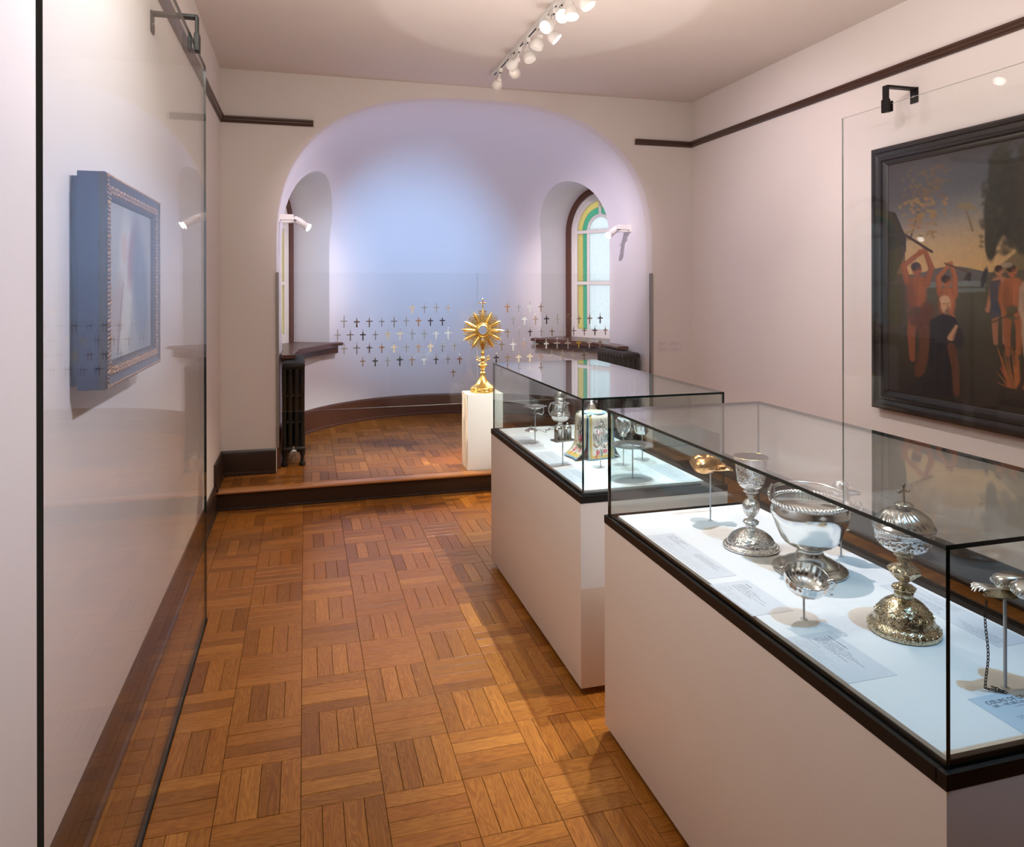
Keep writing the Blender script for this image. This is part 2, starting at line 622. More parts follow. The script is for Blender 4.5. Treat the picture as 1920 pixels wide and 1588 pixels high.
def copy_tree(root, loc, label=None, group=None, rz=None):
    r = root.copy()
    C.objects.link(r)
    r.location = loc
    if rz is not None:
        r.rotation_euler = (0, 0, rz)
    if label:
        r['label'] = label
    if group:
        r['group'] = group
    for ch in list(root.children):
        c = ch.copy()
        C.objects.link(c)
        c.parent = r
        for g in ch.children:
            d = g.copy()
            C.objects.link(d)
            d.parent = c
    return r


def catmull(pts, k=5):
    P = [pts[0]] + list(pts) + [pts[-1]]
    out = []
    for i in range(1, len(P) - 2):
        for s_ in range(k):
            t = s_ / k
            out.append(tuple(.5 * (2 * P[i][a] + (P[i + 1][a] - P[i - 1][a]) * t + (2 * P[i - 1][a] - 5 * P[i][a] + 4 * P[i + 1][a] - P[i + 2][a]) * t * t
                                   + (-P[i - 1][a] + 3 * P[i][a] - 3 * P[i + 1][a] + P[i + 2][a]) * t ** 3) for a in range(len(pts[0]))))
    out.append(tuple(pts[-1]))
    return out


RX90 = Matrix.Rotation(PI / 2, 4, 'X')

# ------------------------------------------------------------------ room shell
YB = -1.8
SN = .152
AX, AR, ASZ, ARISE, AN, AYC = 1.49, 1.72, 2.0, 1.372, 2.6, 7.15


def arch_pt(phi):
    c, s_ = math.cos(phi), math.sin(phi)
    x = math.copysign(abs(c) ** (2 / AN), c) * AR
    return x, ASZ + ARISE * abs(s_) ** (2 / AN)


struct(MB().box(XL, XR, YB, 5.99, -.06, -.006).build('floor', M['joint']))
FLOOR = bpy.data.objects['floor']
struct(MB().box(XL - .15, XL, YB, YW + .13, -.06, ZC + .1).build('wall_left', M['wall']))
struct(MB().box(XR, XR + .15, YB, YW + .13, -.06, ZC + .1).build('wall_right', M['wall']))
struct(MB().box(XL - .15, XR + .15, YB - .15, YB, -.06, ZC + .1).build('wall_rear', M['dark']))  # unseen end wall, made dark so little light bounces onto the case front
struct(MB().box(XL, XR, YB, YW, ZC, ZC + .1).build('ceiling', M['ceil']))

# wall with the basket arch
mb = MB()
Y0, Y1 = YW, YW + .13
prof = [(AX - AR, SN)] + [(AX - AR, SN + (ASZ - SN) * k / 4) for k in range(1, 4)]
NP = 72
prof += [(AX - arch_pt(PI * k / NP)[0], arch_pt(PI * k / NP)[1]) for k in range(NP + 1)]
prof += [(AX + AR, SN + (ASZ - SN) * k / 4) for k in range(3, -1, -1)]
zt = ZC + .02


def outer(p):
    x, z = p
    if z < 2.9 and x < AX:
        return (XL, z)
    if z < 2.9:
        return (XR, z)
    u = (x - AX) / AR
    return (x, zt)


for k in range(len(prof) - 1):
    a, b = prof[k], prof[k + 1]
    A, B = outer(a), outer(b)
    for yy, flip in ((Y0, False), (Y1, True)):
        poly = [a, b, B, A]
        if A[1] < zt and B[1] == zt:
            poly = [a, b, B, (A[0], zt), A]
        elif A[1] == zt and B[1] < zt:
            poly = [a, b, B, (B[0], zt), A]
        vs = [(x, yy, z) for x, z in poly]
        f = tuple(range(len(vs)))
        mb.add(vs, [f[::-1] if flip else f])
    mb.add([(a[0], Y0, a[1]), (b[0], Y0, b[1]), (b[0], Y1, b[1]), (a[0], Y1, a[1])], [(3, 2, 1, 0)])
bm = bmesh.new()
me = mb.mesh('wall_arch', [M['wall']])
bm.from_mesh(me)
bmesh.ops.remove_doubles(bm, verts=bm.verts[:], dist=1e-5)
bmesh.ops.recalc_face_normals(bm, faces=bm.faces[:])
bm.to_mesh(me)
bm.free()
me.polygons.foreach_set('use_smooth', [True] * len(me.polygons))
me.set_sharp_from_angle(angle=math.radians(35))
struct(link('wall_front', me))

# apse: thick shell with two window recesses cut through
NS, ND = 44, 26


def shell_ring(a, rise, zs, phi, y0):
    w = a * math.cos(phi) ** (2 / AN) if phi < PI / 2 - 1e-6 else 0.
    z = zs + rise * math.sin(phi) ** (2 / AN)
    pts = [(AX - w, y0 + (AYC - y0) * k / 4, z) for k in range(4)]
    pts += [(AX - w * math.cos(PI * k / NS), AYC + w * math.sin(PI * k / NS), z) for k in range(NS + 1)]
    pts += [(AX + w, AYC + (y0 - AYC) * k / 4, z) for k in range(1, 5)]
    return pts


def shell_grid(a, rise, y0):
    rows = []
    for z in (-.02, SN, .6, 1.05, 1.5, ASZ):
        rows.append([(x, y, z) for x, y, _ in shell_ring(a, rise, ASZ, 0., y0)])
    for k in range(1, ND + 1):
        ph = PI / 2 * (k / ND)
        rows.append(shell_ring(a, rise, ASZ, ph, y0))
    return rows


YA = YW + .13
gi, go = shell_grid(AR, ARISE, YA), shell_grid(AR + .55, ARISE + .3, YA)
nr, nc = len(gi), len(gi[0])
vs = [p for r in gi for p in r] + [p for r in go for p in r]
fs = []
of = nr * nc
for i in range(nr - 1):
    for j in range(nc - 1):
        fs.append((i * nc + j, i * nc + j + 1, (i + 1) * nc + j + 1, (i + 1) * nc + j))
        fs.append((of + i * nc + j, of + (i + 1) * nc + j, of + (i + 1) * nc + j + 1, of + i * nc + j + 1))
    for j in (0, nc - 1):
        fs.append((i * nc + j, (i + 1) * nc + j, of + (i + 1) * nc + j, of + i * nc + j))
for j in range(nc - 1):
    fs.append((j, j + 1, of + j + 1, of + j))
me = bpy.data.meshes.new('wall_apse')
me.from_pydata(vs, [], fs)
bm = bmesh.new()
bm.from_mesh(me)
bmesh.ops.remove_doubles(bm, verts=bm.verts[:], dist=1e-4)
bmesh.ops.dissolve_degenerate(bm, edges=bm.edges[:], dist=1e-5)
bmesh.ops.recalc_face_normals(bm, faces=bm.faces[:])
bm.to_mesh(me)
bm.free()
apse = link('wall_apse', me)
me.materials.append(M['apse'])
NA = math.radians(26.5)
NHW, NSP, NB = .53, 2.35, 1.03
cutters = []
NICHE = []
for sx in (-1, 1):
    nrm = Vector((sx * math.cos(NA), math.sin(NA), 0))
    c0 = Vector((AX, AYC, 0)) + nrm * 1.64
    ang = math.atan2(nrm.y, nrm.x) - PI / 2
    NICHE.append((c0, nrm, ang))
    poly = [(-NHW, NB), (NHW, NB)] + [(NHW * math.cos(PI * k / 24), NSP + NHW * math.sin(PI * k / 24)) for k in range(25)]
    cm = MB().prism(poly, -1.0, .5, 0, RX90).mesh('cut', [])
    co = link('cut', cm, None, c0, (0, 0, ang))
    cutters.append(co)
    md = apse.modifiers.new('b', 'BOOLEAN')
    md.operation = 'DIFFERENCE'
    md.solver = 'EXACT'
    md.object = co
bpy.context.view_layer.update()
dg = bpy.context.evaluated_depsgraph_get()
me2 = bpy.data.meshes.new_from_object(apse.evaluated_get(dg))
apse.modifiers.clear()
apse.data = me2
me2.name = 'wall_apse'
me2.polygons.foreach_set('use_smooth', [True] * len(me2.polygons))
me2.set_sharp_from_angle(angle=math.radians(32))
for co in cutters:
    bpy.data.objects.remove(co)
struct(apse)

# raised floor of the apse, riser and nosing
poly = [(XL, 5.985), (XR, 5.985), (XR, YA), (AX + AR, YA), (AX + AR, AYC)]
poly += [(AX + AR * math.cos(PI * k / 40), AYC + AR * math.sin(PI * k / 40)) for k in range(1, 40)]
poly += [(AX - AR, AYC), (AX - AR, YA), (XL, YA)]
FLA = struct(MB().prism(poly, 0.0, SN - .006).build('floor_apse', M['joint']))
MB().box(XL + .0, XR - .0, 5.968, 5.985, .0, SN - .028).build('riser', M['dark'], FLA)
MB().box(XL, XR, 5.953, 5.968, .0, .018, 0, .006).build('shoe_moulding', M['dark'], FLA)
mb = MB()
npf = [(5.955, SN - .028), (5.945, SN - .022), (5.942, SN - .013), (5.946, SN - .004), (5.955, SN), (6.035, SN), (6.035, SN - .028)]
mb.add([(x, y, z) for x in (XL + .02, XR - .02) for y, z in npf], [tuple(range(6, -1, -1)), tuple(range(7, 14))] + [(i, (i + 1) % 7, 7 + (i + 1) % 7, 7 + i) for i in range(7)])
mb.build('nosing', M['nosing'], FLA, smooth=40)

# parquet: basket weave blocks of four slats
BX, BY, GX, GY = .268, .2755, -.015, 2.488
Rinv = Matrix((r3, -d3, -f_))


def to_px(x, y, z):
    c = Vector((x, y, z - 1.70))
    X, Yd, Z = r3.dot(c), d3.dot(c), f_.dot(c)
    if Z < .05:
        return None
    return 960 + FPX * X / Z, CY + FPX * Yd / Z


def slat_geo(x0, x1, y0, y1, along_x, z=0., tone=0., tilt=(0, 0)):
    g = .0007
    x0, x1, y0, y1 = x0 + g, x1 - g, y0 + g, y1 - g
    c = .0011
    cx, cy = (x0 + x1) / 2, (y0 + y1) / 2
    vs = []
    for ins, zz in ((0, -.0058), (0, -.0013), (c, 0.)):
        for x, y in ((x0 + ins, y0 + ins), (x1 - ins, y0 + ins), (x1 - ins, y1 - ins), (x0 + ins, y1 - ins)):
            vs.append((x, y, z + zz + (x - cx) * tilt[0] + (y - cy) * tilt[1]))
    fs = [(8, 9, 10, 11)]
    for r in (0, 4):
        fs += [(r + i, r + (i + 1) % 4, r + 4 + (i + 1) % 4, r + 4 + i) for i in range(4)]
    uv = []
    for f in fs:
        for i in f:
            x, y = vs[i][0] - x0, vs[i][1] - y0
            uv.append((x, y) if along_x else (y, x))
    return vs, fs, uv


def slats(xlo, xhi, ylo, yhi, inside):
    out = []
    for i in range(math.floor((xlo - GX) / BX), math.ceil((xhi - GX) / BX) + 1):
        for j in range(math.floor((ylo - GY) / BY), math.ceil((yhi - GY) / BY) + 1):
            ax = (i + j) % 2 == 0
            for k in range(4):
                if ax:
                    e = [GX + i * BX, GX + (i + 1) * BX, GY + (j + k / 4) * BY, GY + (j + (k + 1) / 4) * BY]
                else:
                    e = [GX + (i + k / 4) * BX, GX + (i + (k + 1) / 4) * BX, GY + j * BY, GY + (j + 1) * BY]
                full = e[0] >= xlo and e[1] <= xhi and e[2] >= ylo and e[3] <= yhi
                e = [max(e[0], xlo), min(e[1], xhi), max(e[2], ylo), min(e[3], yhi)]
                if e[1] - e[0] < .006 or e[3] - e[2] < .006:
                    continue
                if not inside((e[0] + e[1]) / 2, (e[2] + e[3]) / 2):
                    continue
                out.append((e, ax, full))
    return out


def px_area(e, z):
    P = []
    for x, y in ((e[0], e[2]), (e[1], e[2]), (e[1], e[3]), (e[0], e[3])):
        q = to_px(x, y, z)
        if q is None:
            return 0
        P.append(q)
    cx, cy = sum(q[0] for q in P) / 4, sum(q[1] for q in P) / 4
    if not (60 < cx < 1925 and 0 < cy < 1600):
        return 0
    return abs(sum(P[i][0] * P[(i + 1) % 4][1] - P[(i + 1) % 4][0] * P[i][1] for i in range(4))) / 2


def covered(e):
    x, y = (e[0] + e[1]) / 2, (e[2] + e[3]) / 2
    q = to_px(x, y, 0)
    if q is None:
        return True
    # behind the two display cases as the photograph sees them
    return x > 1.0 and (y < 2.60 and x > 1.12 or 2.85 < y < 4.4 and x > 1.12 or x / max(y, .1) > .425)


allsl = slats(XL, XR, YB, 5.965, lambda x, y: True)
scored = sorted(((0 if covered(e) else px_area(e, 0), n) for n, (e, ax, full) in enumerate(allsl)), reverse=True)
single = {n for a, n in scored[:300] if a > 60}
shared = {}
mb = MB()
for n, (e, ax, full) in enumerate(allsl):
    tilt = (RNG.normal(0, .0016), RNG.normal(0, .0016))
    if n not in single:
        vs, fs, uv = slat_geo(*e, ax, RNG.normal(0, .00025), 0, tilt)
        mb.add(vs, fs, 0, None, uv, float(RNG.uniform(.01, .99)))
        continue
    w, h = e[1] - e[0], e[3] - e[2]
    key = (round(w, 4), round(h, 4), ax)
    if key not in shared:
        vs, fs, uv = slat_geo(-w / 2, w / 2, -h / 2, h / 2, ax)
        shared[key] = MB().add(vs, fs, 0, None, uv).mesh('parquet_slat', [M['oak']])
    link('parquet_slat', shared[key], FLOOR, ((e[0] + e[1]) / 2, (e[2] + e[3]) / 2, RNG.normal(0, .0002)), (tilt[1], -tilt[0], 0))
tag(mb.build('parquet', M['oak'], FLOOR), kind='stuff')


def in_apse(x, y):
    if y < YA:
        return True
    if abs(x - AX) > AR + .03:
        return False
    return y < AYC or math.hypot(x - AX, y - AYC) < AR + .04


mb = MB()
for e, ax, full in slats(XL, XR, 6.04, 8.9, in_apse):
    vs, fs, uv = slat_geo(*e, ax, SN + RNG.normal(0, .0003), 0, (RNG.normal(0, .002), RNG.normal(0, .002)))
    mb.add(vs, fs, 0, None, uv, float(RNG.uniform(.01, .99)))
tag(mb.build('parquet', M['oak'], FLA), kind='stuff')


# baseboards and picture rails
def moulding(path, profile, closed=False):
    """Sweep a (out, z) profile along a floor path; 'out' points to the left of travel."""
    mb = MB()
    n = len(path)
    k = len(profile)
    vs = []
    for i, p in enumerate(path):
        a = Vector(path[max(i - 1, 0)])
        b = Vector(path[min(i + 1, n - 1)])
        d1 = (Vector(p) - a).normalized() if i else None
        d2 = (b - Vector(p)).normalized() if i < n - 1 else None
        if d1 is None:
            d1 = d2
        if d2 is None:
            d2 = d1
        n1, n2 = Vector((-d1.y, d1.x)), Vector((-d2.y, d2.x))
        m = (n1 + n2).normalized()
        m = m / max(.3, m.dot(n1))
        for o_, z in profile:
            vs.append((p[0] + m.x * o_, p[1] + m.y * o_, z))
    fs = []
    for i in range(n - 1):
        for j in range(k):
            fs.append((i * k + j, i * k + (j + 1) % k, (i + 1) * k + (j + 1) % k, (i + 1) * k + j))
    fs.append(tuple(range(k)))
    fs.append(tuple((n - 1) * k + j for j in range(k - 1, -1, -1)))
    mb.add(vs, fs)
    return mb


def base_prof(z0, h):
    return [(0, z0), (.03, z0), (.03, z0 + .02), (.02, z0 + .028), (.02, z0 + h - .03), (.016, z0 + h - .012), (.01, z0 + h), (0, z0 + h)]


struct(moulding([(XL, 5.967), (XL, YB)], base_prof(0, .20)).build('baseboard_left', M['dark'], smooth=30))
struct(moulding([(AX - AR, YW), (XL, YW), (XL, 5.93)], base_prof(SN, .205)).build('baseboard_pier', M['dark'], smooth=30))
struct(moulding([(XR, YB), (XR, 5.967)], base_prof(0, .20)).build('baseboard_right', M['dark'], smooth=30))
struct(moulding([(XR, 5.93), (XR, YW), (AX + AR, YW)], base_prof(SN, .205)).build('baseboard_front', M['dark'], smooth=30))
arc = [(AX + AR, YA), (AX + AR, AYC)] + [(AX + AR * math.cos(PI * k / 48), AYC + AR * math.sin(PI * k / 48)) for k in range(1, 48)] + [(AX - AR, AYC), (AX - AR, YA)]
struct(moulding(arc, base_prof(SN, .245)).build('baseboard_apse', M['brown'], smooth=30))
rp = [(0, 3.045), (.012, 3.045), (.016, 3.055), (.025, 3.062), (.025, 3.075), (.032, 3.083), (.032, 3.096), (0, 3.096)]
struct(moulding([(.073, YW), (XL, YW), (XL, YB)], rp).build('trim_1', M['rail'], smooth=30))
struct(moulding([(XR, YB), (XR, YW), (3.03, YW)], rp).build('trim_2', M['rail'], smooth=30))

# ------------------------------------------------------------------ apse windows, ledges, radiators


def arc_band(mb, r0, r1, a0, a1, y0, y1, zc=NSP, n=14, mi=0):
    vs, fs = [], []
    for k in range(n + 1):
        a = a0 + (a1 - a0) * k / n
        for r in (r0, r1):
            for y in (y0, y1):
                vs.append((r * math.cos(a), y, zc + r * math.sin(a)))
    for k in range(n):
        b = k * 4
        c = b + 4
        fs += [(b, c, c + 1, b + 1), (b + 2, b + 3, c + 3, c + 2), (b, b + 2, c + 2, c), (b + 1, c + 1, c + 3, b + 3)]
    fs += [(0, 1, 3, 2), (n * 4, n * 4 + 2, n * 4 + 3, n * 4 + 1)]
    return mb.add(vs, fs, mi)


for wi, (c0, nrm, ang) in enumerate(NICHE):
    w = link('window_%d' % (wi + 1), None, None, c0 + nrm * .44, (0, 0, ang))
    tag(w, ['arched window in the left recess of the apse', 'arched stained glass window in the right recess of the apse'][wi], 'window', kind='structure')
    # brown casing
    mb = MB()
    for sx in (-1, 1):
        mb.box(min(sx * NHW, sx * (NHW - .075)), max(sx * NHW, sx * (NHW - .075)), -.02, .03, 1.06, NSP)
    arc_band(mb, NHW - .075, NHW, 0, PI, -.02, .03, n=28)
    mb.build('casing', M['brown'], w, smooth=40)
    # white sash
    mb = MB()
    for sx in (-1, 1):
        a, b = sorted((sx * (NHW - .075), sx * .36))
        mb.box(a, b, .0, .04, 1.06, NSP)
    mb.box(-.36, .36, .0, .04, 1.06, 1.18)
    arc_band(mb, .36, NHW - .075, 0, PI, .0, .04, n=28)
    mb.build('sash', M['white'], w, smooth=40)
    mb = MB()
    arc_band(mb, .40, .425, 0, PI, -.008, .0, n=28)
    for sx in (-1, 1):
        a, b = sorted((sx * .40, sx * .425))
        mb.box(a, b, -.008, .0, 1.16, NSP)
    mb.build('bead', M['white'], w, smooth=40)
    for z0, z1 in ((1.715, 1.755), (2.33, 2.37)):
        MB().box(-.36, .36, .002, .038, z0, z1, 0, .004).build('muntin', M['white'], w)
    for sx in (-1, 1):
        a, b = sorted((sx * .17, sx * .205))
        MB().box(a, b, .004, .036, 1.18, NSP, 0, .004).build('muntin', M['white'], w)
    arc_band(MB(), .17, .205, 0, PI, .004, .036, n=20).build('muntin', M['white'], w, smooth=40)
    MB().box(-.018, .018, .004, .036, NSP + .2, NSP + .36, 0, .004).build('muntin', M['white'], w)
    for z0, z1 in ((1.18, 1.715), (1.755, 2.33)):
        for sx in (-1, 1):
            for (r0, r1, mt) in ((.275, .36, 'paneyellow'), (.205, .275, 'panegreen')):
                a, b = sorted((sx * r0, sx * r1))
                MB().box(a, b, .016, .022, z0, z1).build('pane', M[mt], w)
        MB().box(-.17, .17, .016, .022, z0, z1).build('pane', M['paneclear'], w)
    for a0, a1 in ((.05, PI / 2 - .05), (PI / 2 + .05, PI - .05)):
        for (r0, r1, mt) in ((.285, .36, 'paneyellow'), (.205, .285, 'panegreen')):
            arc_band(MB(), r0, r1, a0, a1, .016, .022).build('pane', M[mt], w)
    mb = MB()
    arc_band(mb, .001, .17, .0, PI, .016, .022, zc=NSP + .02, n=20)
    mb.build('pane', M['paneclear'], w)

    # window ledge over the radiator: curved front following the wall
    sgn = 1 if nrm.x > 0 else -1
    amid = math.atan2(nrm.y, nrm.x)
    st = 1 if sgn > 0 else -1

    def ledge(r, a0, a1, deep, z0, z1, name, par):
        pts = []
        for k in range(17):
            a = a0 + (a1 - a0) * k / 16
            pts.append((AX + sgn * r * math.cos(a), AYC + r * math.sin(a)))
        far = []
        for k in range(17):
            a = a1 + (a0 - a1) * k / 16
            far.append((AX + sgn * deep * math.cos(a), AYC + deep * math.sin(a)))
        poly = pts + far
        if sgn < 0:
            poly = poly[::-1]
        return MB().prism(poly, z0, z1).build(name, M['brown'], par, smooth=40)
    lt = thing('window_ledge', ['curved brown wooden ledge under the left apse window', 'curved brown wooden ledge under the right apse window'][wi], 'ledge',
               (0, 0, 0), 0, None)
    ledge(1.60, math.radians(-9), math.radians(47), 1.70, 1.051, 1.086, 'shelf_board', lt)
    tn = [(AX + sgn * 1.60 * math.cos(math.radians(-9 + 56 * k / 20)), AYC + 1.60 * math.sin(math.radians(-9 + 56 * k / 20)), 1.0685) for k in range(21)]
    MB().tube(tn, .0175, 8).build('rounded_edge', M['brown'], lt, smooth=60)
    ledge(1.635, math.radians(6), math.radians(46), 1.70, .968, 1.051, 'apron', lt)
    # board running back into the recess
    poly = [(-NHW, -.10), (NHW, -.10), (NHW, .42), (-NHW, .42)]
    ob = MB().prism(poly, 1.036, 1.0855).build('recess_board', M['brown'], lt, c0)
    ob.rotation_euler = (0, 0, ang)

# radiators along the side walls of the apse
rsec = MB()
for k in range(4):
    xk = -.075 + .05 * k
    pts = [(xk, 0, .16), (xk, 0, .86)]
    rsec.tube([(xk, 0, .14), (xk, 0, .30), (xk, 0, .58), (xk, 0, .845)], [.021, .0185, .0185, .021], 8)
for z, r in ((.14, .030), (.37, .011), (.60, .011), (.856, .033)):
    rsec.tube([(-.092, 0, z), (-.075, 0, z), (.075, 0, z), (.092, 0, z)], [r * .7, r, r, r * .7], 8)
sec_me = rsec.mesh('section', [M['iron']], 50)
for sgn, lab in ((-1, 'dark cast iron radiator under the left window ledge'), (1, 'dark cast iron radiator behind the far display case under the right ledge')):
    rt = thing('radiator', lab, 'radiator', (AX + sgn * (AR - .135), 6.63, SN + .005))
    for k in range(9):
        link('section', sec_me, rt, (0, k * .075, 0))
    MB().box(-.09, .09, 8 * .075 + .022, 8 * .075 + .026, .12, .88).build('added_backing', M['iron'], rt)  # added dark sheet, keeps the bright wall from showing through the column gaps
    for k in (0, 8):
        for sx in (-1, 1):
            MB().lathe([(.026, 0), (.03, .008), (.018, .03), (.015, .07), (.024, .105), (.022, .14)], 10).build('foot', M['iron'], rt, (sx * .074, k * .075, 0), smooth=60)
    v = MB().cyl((0, -.02, .05), (0, -.02, .17), .012, 10)
    v.cyl((0, -.05, .12), (0, 0, .12), .017, 10)
    v.lathe([(.026, -.066), (.03, -.062), (.03, -.05), (.02, -.045)], 12, 0, Matrix.Translation((0, 0, .12)) @ Matrix.Rotation(-PI / 2, 4, 'X') @ Matrix.Translation((0, 0, 0)))
    v.build('valve', M['steel'], rt, smooth=50)

# ------------------------------------------------------------------ glass screens


def pane_box(name, x0, x1, y0, y1, z0, z1, thin, parent, edge='gedge', face='glass'):
    """A sheet of glass: faces clear, the polished edges dark. thin: axis of the thickness."""
    vs = [(x, y, z) for z in (z0, z1) for y in (y0, y1) for x in (x0, x1)]
    F = [((0, 2, 3, 1), 'z'), ((4, 5, 7, 6), 'z'), ((0, 1, 5, 4), 'y'), ((2, 6, 7, 3), 'y'), ((0, 4, 6, 2), 'x'), ((1, 3, 7, 5), 'x')]
    mb = MB()
    for f, a in F:
        mb.add(vs, [f], 0 if a == thin else 1)
    return mb.build(name, [M[face], M[edge]], parent)


gx = -.488
t = thing('glass_screen', 'tall frameless glass screen standing in front of the gilt framed picture', 'glass screen', (gx, 0, 0))
pane_box('pane', -.006, .006, 1.600, 4.03, .0075, 2.82, 'x', t, 'gedge', 'screenglass')
mb = MB()
mb.box(-.0095, -.0065, 1.600, 4.03, 0.0005, .011)
mb.box(.0065, .0095, 1.600, 4.03, 0.0005, .011)
mb.box(-.0095, .0095, 1.600, 4.03, 0.0005, .007)
mb.build('floor_channel', M['black'], t)

t2 = thing('glass_screen', 'frameless glass screen hung before the large black framed painting', 'glass screen', (XR - .2, 0, 0))
pane_box('pane', -.006, .006, 1.4, 4.095, .40, 2.805, 'x', t2, 'gedge_pale', 'coatedglass')


def clamp(x_glass, x_wall, y, zt, label):
    s_ = 1 if x_wall > x_glass else -1
    t = thing('glass_clamp', label, 'clamp', (x_glass, y, zt))
    L = abs(x_wall - x_glass)
    w = .022

    def bx(a, b, z0, z1, nm, wy=w, bev=.003):
        x0, x1 = sorted((s_ * a, s_ * b))
        MB().box(x0, x1, -wy, wy, z0, z1, 0, bev).build(nm, M['black'], t)
    bx(L - .008, L - .0005, .02, .115, 'wall_plate', .03)
    bx(-.012, L - .006, .10, .115, 'arm')
    bx(-.024, -.011, .025, .115, 'drop', .022)
    bx(-.030, -.0065, -.05, .03, 'outer_jaw', .026)
    bx(.0065, .018, -.045, .02, 'inner_jaw', .022)
    MB().cyl((s_ * (L - .012), 0, .06), (s_ * (L - .007), 0, .06), .008, 10).build('screw', M['steel'], t, smooth=40)


clamp(gx, XL, 3.62, 2.82, 'black angled clamp holding the top of the left glass screen to the wall')
clamp(XR - .2, XR, 3.70, 2.805, 'black angled clamp above the right glass screen by the large painting')

# barrier of two panes across the arch
t = thing('glass_barrier', 'clear two-pane glass barrier across the apse arch carrying the crosses', 'barrier', (AX, YW + .006, 0))
pane_box('pane', -1.697, -.0015, -.004, .004, .655, 1.816, 'y', t, 'gedge_pale', 'thinglass')
pane_box('pane', .0015, 1.697, -.004, .004, .655, 1.816, 'y', t, 'gedge_pale', 'thinglass')
for s_ in (-1, 1):
    a, b = sorted((s_ * 1.7185, s_ * 1.697))
    ch = MB().box(a, b, -.022, .016, .362 if s_ < 0 else .362, 1.82, 0, .002).build('side_channel', M['chan'], t)

# ------------------------------------------------------------------ crosses on the barrier


def cross_mesh(kind):
    w = {0: .0088, 1: .0100, 2: .0076, 3: .0105}[kind]
    H, arm, cz = .070, .0245, .022
    top, bot = H / 2 + .003, -H / 2 + .003
    mb = MB()
    th = .0035
    if kind == 3:    # flared arms
        f = w * 1.45
        poly = [(-f / 2, top), (-w * .4, cz - .006 + w / 2), (-arm, cz - .006 + f / 2), (-arm, cz - .006 - f / 2), (-w * .4, cz - .006 - w / 2), (-f * .55, bot),
                (f * .55, bot), (w * .4, cz - .006 - w / 2), (arm, cz - .006 - f / 2), (arm, cz - .006 + f / 2), (w * .4, cz - .006 + w / 2), (f / 2, top)]
    else:
        c = cz - .006
        poly = [(-w / 2, top), (-w / 2, c + w / 2), (-arm, c + w / 2), (-arm, c - w / 2), (-w / 2, c - w / 2), (-w / 2, bot),
                (w / 2, bot), (w / 2, c - w / 2), (arm, c - w / 2), (arm, c + w / 2), (w / 2, c + w / 2), (w / 2, top)]
    # RX90 turns z into -y
    mb.prism([(x, z) for x, z in poly][::-1], 0, th, 0, RX90)
    if kind == 1:    # raised figure strip
        mb.prism([(-.0022, .022), (-.0022, -.020), (.0022, -.020), (.0022, .022)][::-1], th, th + .0022, 0, RX90)
    if kind in (0, 2):
        for x, z in ((-arm, cz - .006), (arm, cz - .006), (0, bot)):
            mb.ball((x, -th / 2, z), w * .52, 8, 4)
    return mb.mesh('cross', [M['silver']], 40)


CM = [cross_mesh(k) for k in range(4)]
hk = MB()
hk.tube([(.0055 * math.cos(a), -.002, .0425 + .0055 * math.sin(a)) for a in [2 * PI * k / 10 for k in range(10)]], .0011, 5, closed=True)
hk.tube([(0, -.002, .047), (0, -.003, .053), (.0, .002, .058), (0, .0125, .058)], .0013, 5)
hk.ball((0, -.003, .057), .0042, 8, 4)
HOOK = hk.mesh('hook', [M['silver']], 50)
inl = MB().prism([(-.0024, .012), (-.0024, -.024), (.0024, -.024), (.0024, .012)][::-1], .0036, .005, 0, RX90)
INL = inl.mesh('inlay', [M['gold']])
inl2 = MB().prism([(-.0026, .034), (-.0026, .008), (.0026, .008), (.0026, .034)][::-1], .0036, .005, 0, RX90)
INL2 = inl2.mesh('inlay', [M['gold']])
CT = {
    's': ('silver', (.62, .64, .62), .28), 'g': ('grey metal', (.22, .22, .22), .35), 'd': ('near-black', (.022, .018, .018), .4),
    'b': ('bronze', (.20, .145, .085), .35), 'o': ('copper brown', (.30, .15, .075), .35), 'c': ('pale gold', (.62, .53, .38), .35),
    'k': ('dusky copper', (.34, .25, .20), .4), 'y': ('bright gold', (.80, .48, .07), .25), 'w': ('dark brown', (.07, .04, .026), .42),
}
CMAT = {k: pmat('cross_' + v[0].replace(' ', '_').replace('-', '_'), tuple(min(.9, c * 1.35) for c in v[1]), v[2], .45 if k not in 'dw' else .2, .15, 90, .1, .0004) for k, v in CT.items()}
ZR = [1.497, 1.383, 1.270, 1.156, 1.042, .928]
PX = .1058
# (row, side, x of first, kinds left to right)
ROWS = [
    (0, 'left', .905, 'cggk'), (1, 'left', .323, 'sbbgggodd'), (2, 'left', .269, 'sbwgccgg' + 'ss'), (3, 'left', .323, 'sgwocgkcgs'), (4, 'left', .478, 'kdgdbsdgo'), (5, 'left', 1.268, 'b'),
    (0, 'right', 1.766, 'ogsk'), (1, 'right', 1.821, 'gskdsbgkw'), (2, 'right', 1.768, 'bgdgbsgbwk'), (3, 'right', 1.712, 'bskgsss' + 'ysk'), (4, 'right', 1.660, 'dbccksss' + 'b'), (5, 'right', 1.708, 'g'),
]
ORD = ['first', 'second', 'third', 'fourth', 'fifth', 'sixth', 'seventh', 'eighth', 'ninth', 'tenth']
RN = ['top', 'second', 'third', 'fourth', 'fifth', 'sixth']
INLAID = {(3, 'left', 3): INL, (4, 'left', 1): INL2, (2, 'right', 2): INL, (4, 'left', 8): INL, (0, 'right', 0): INL}
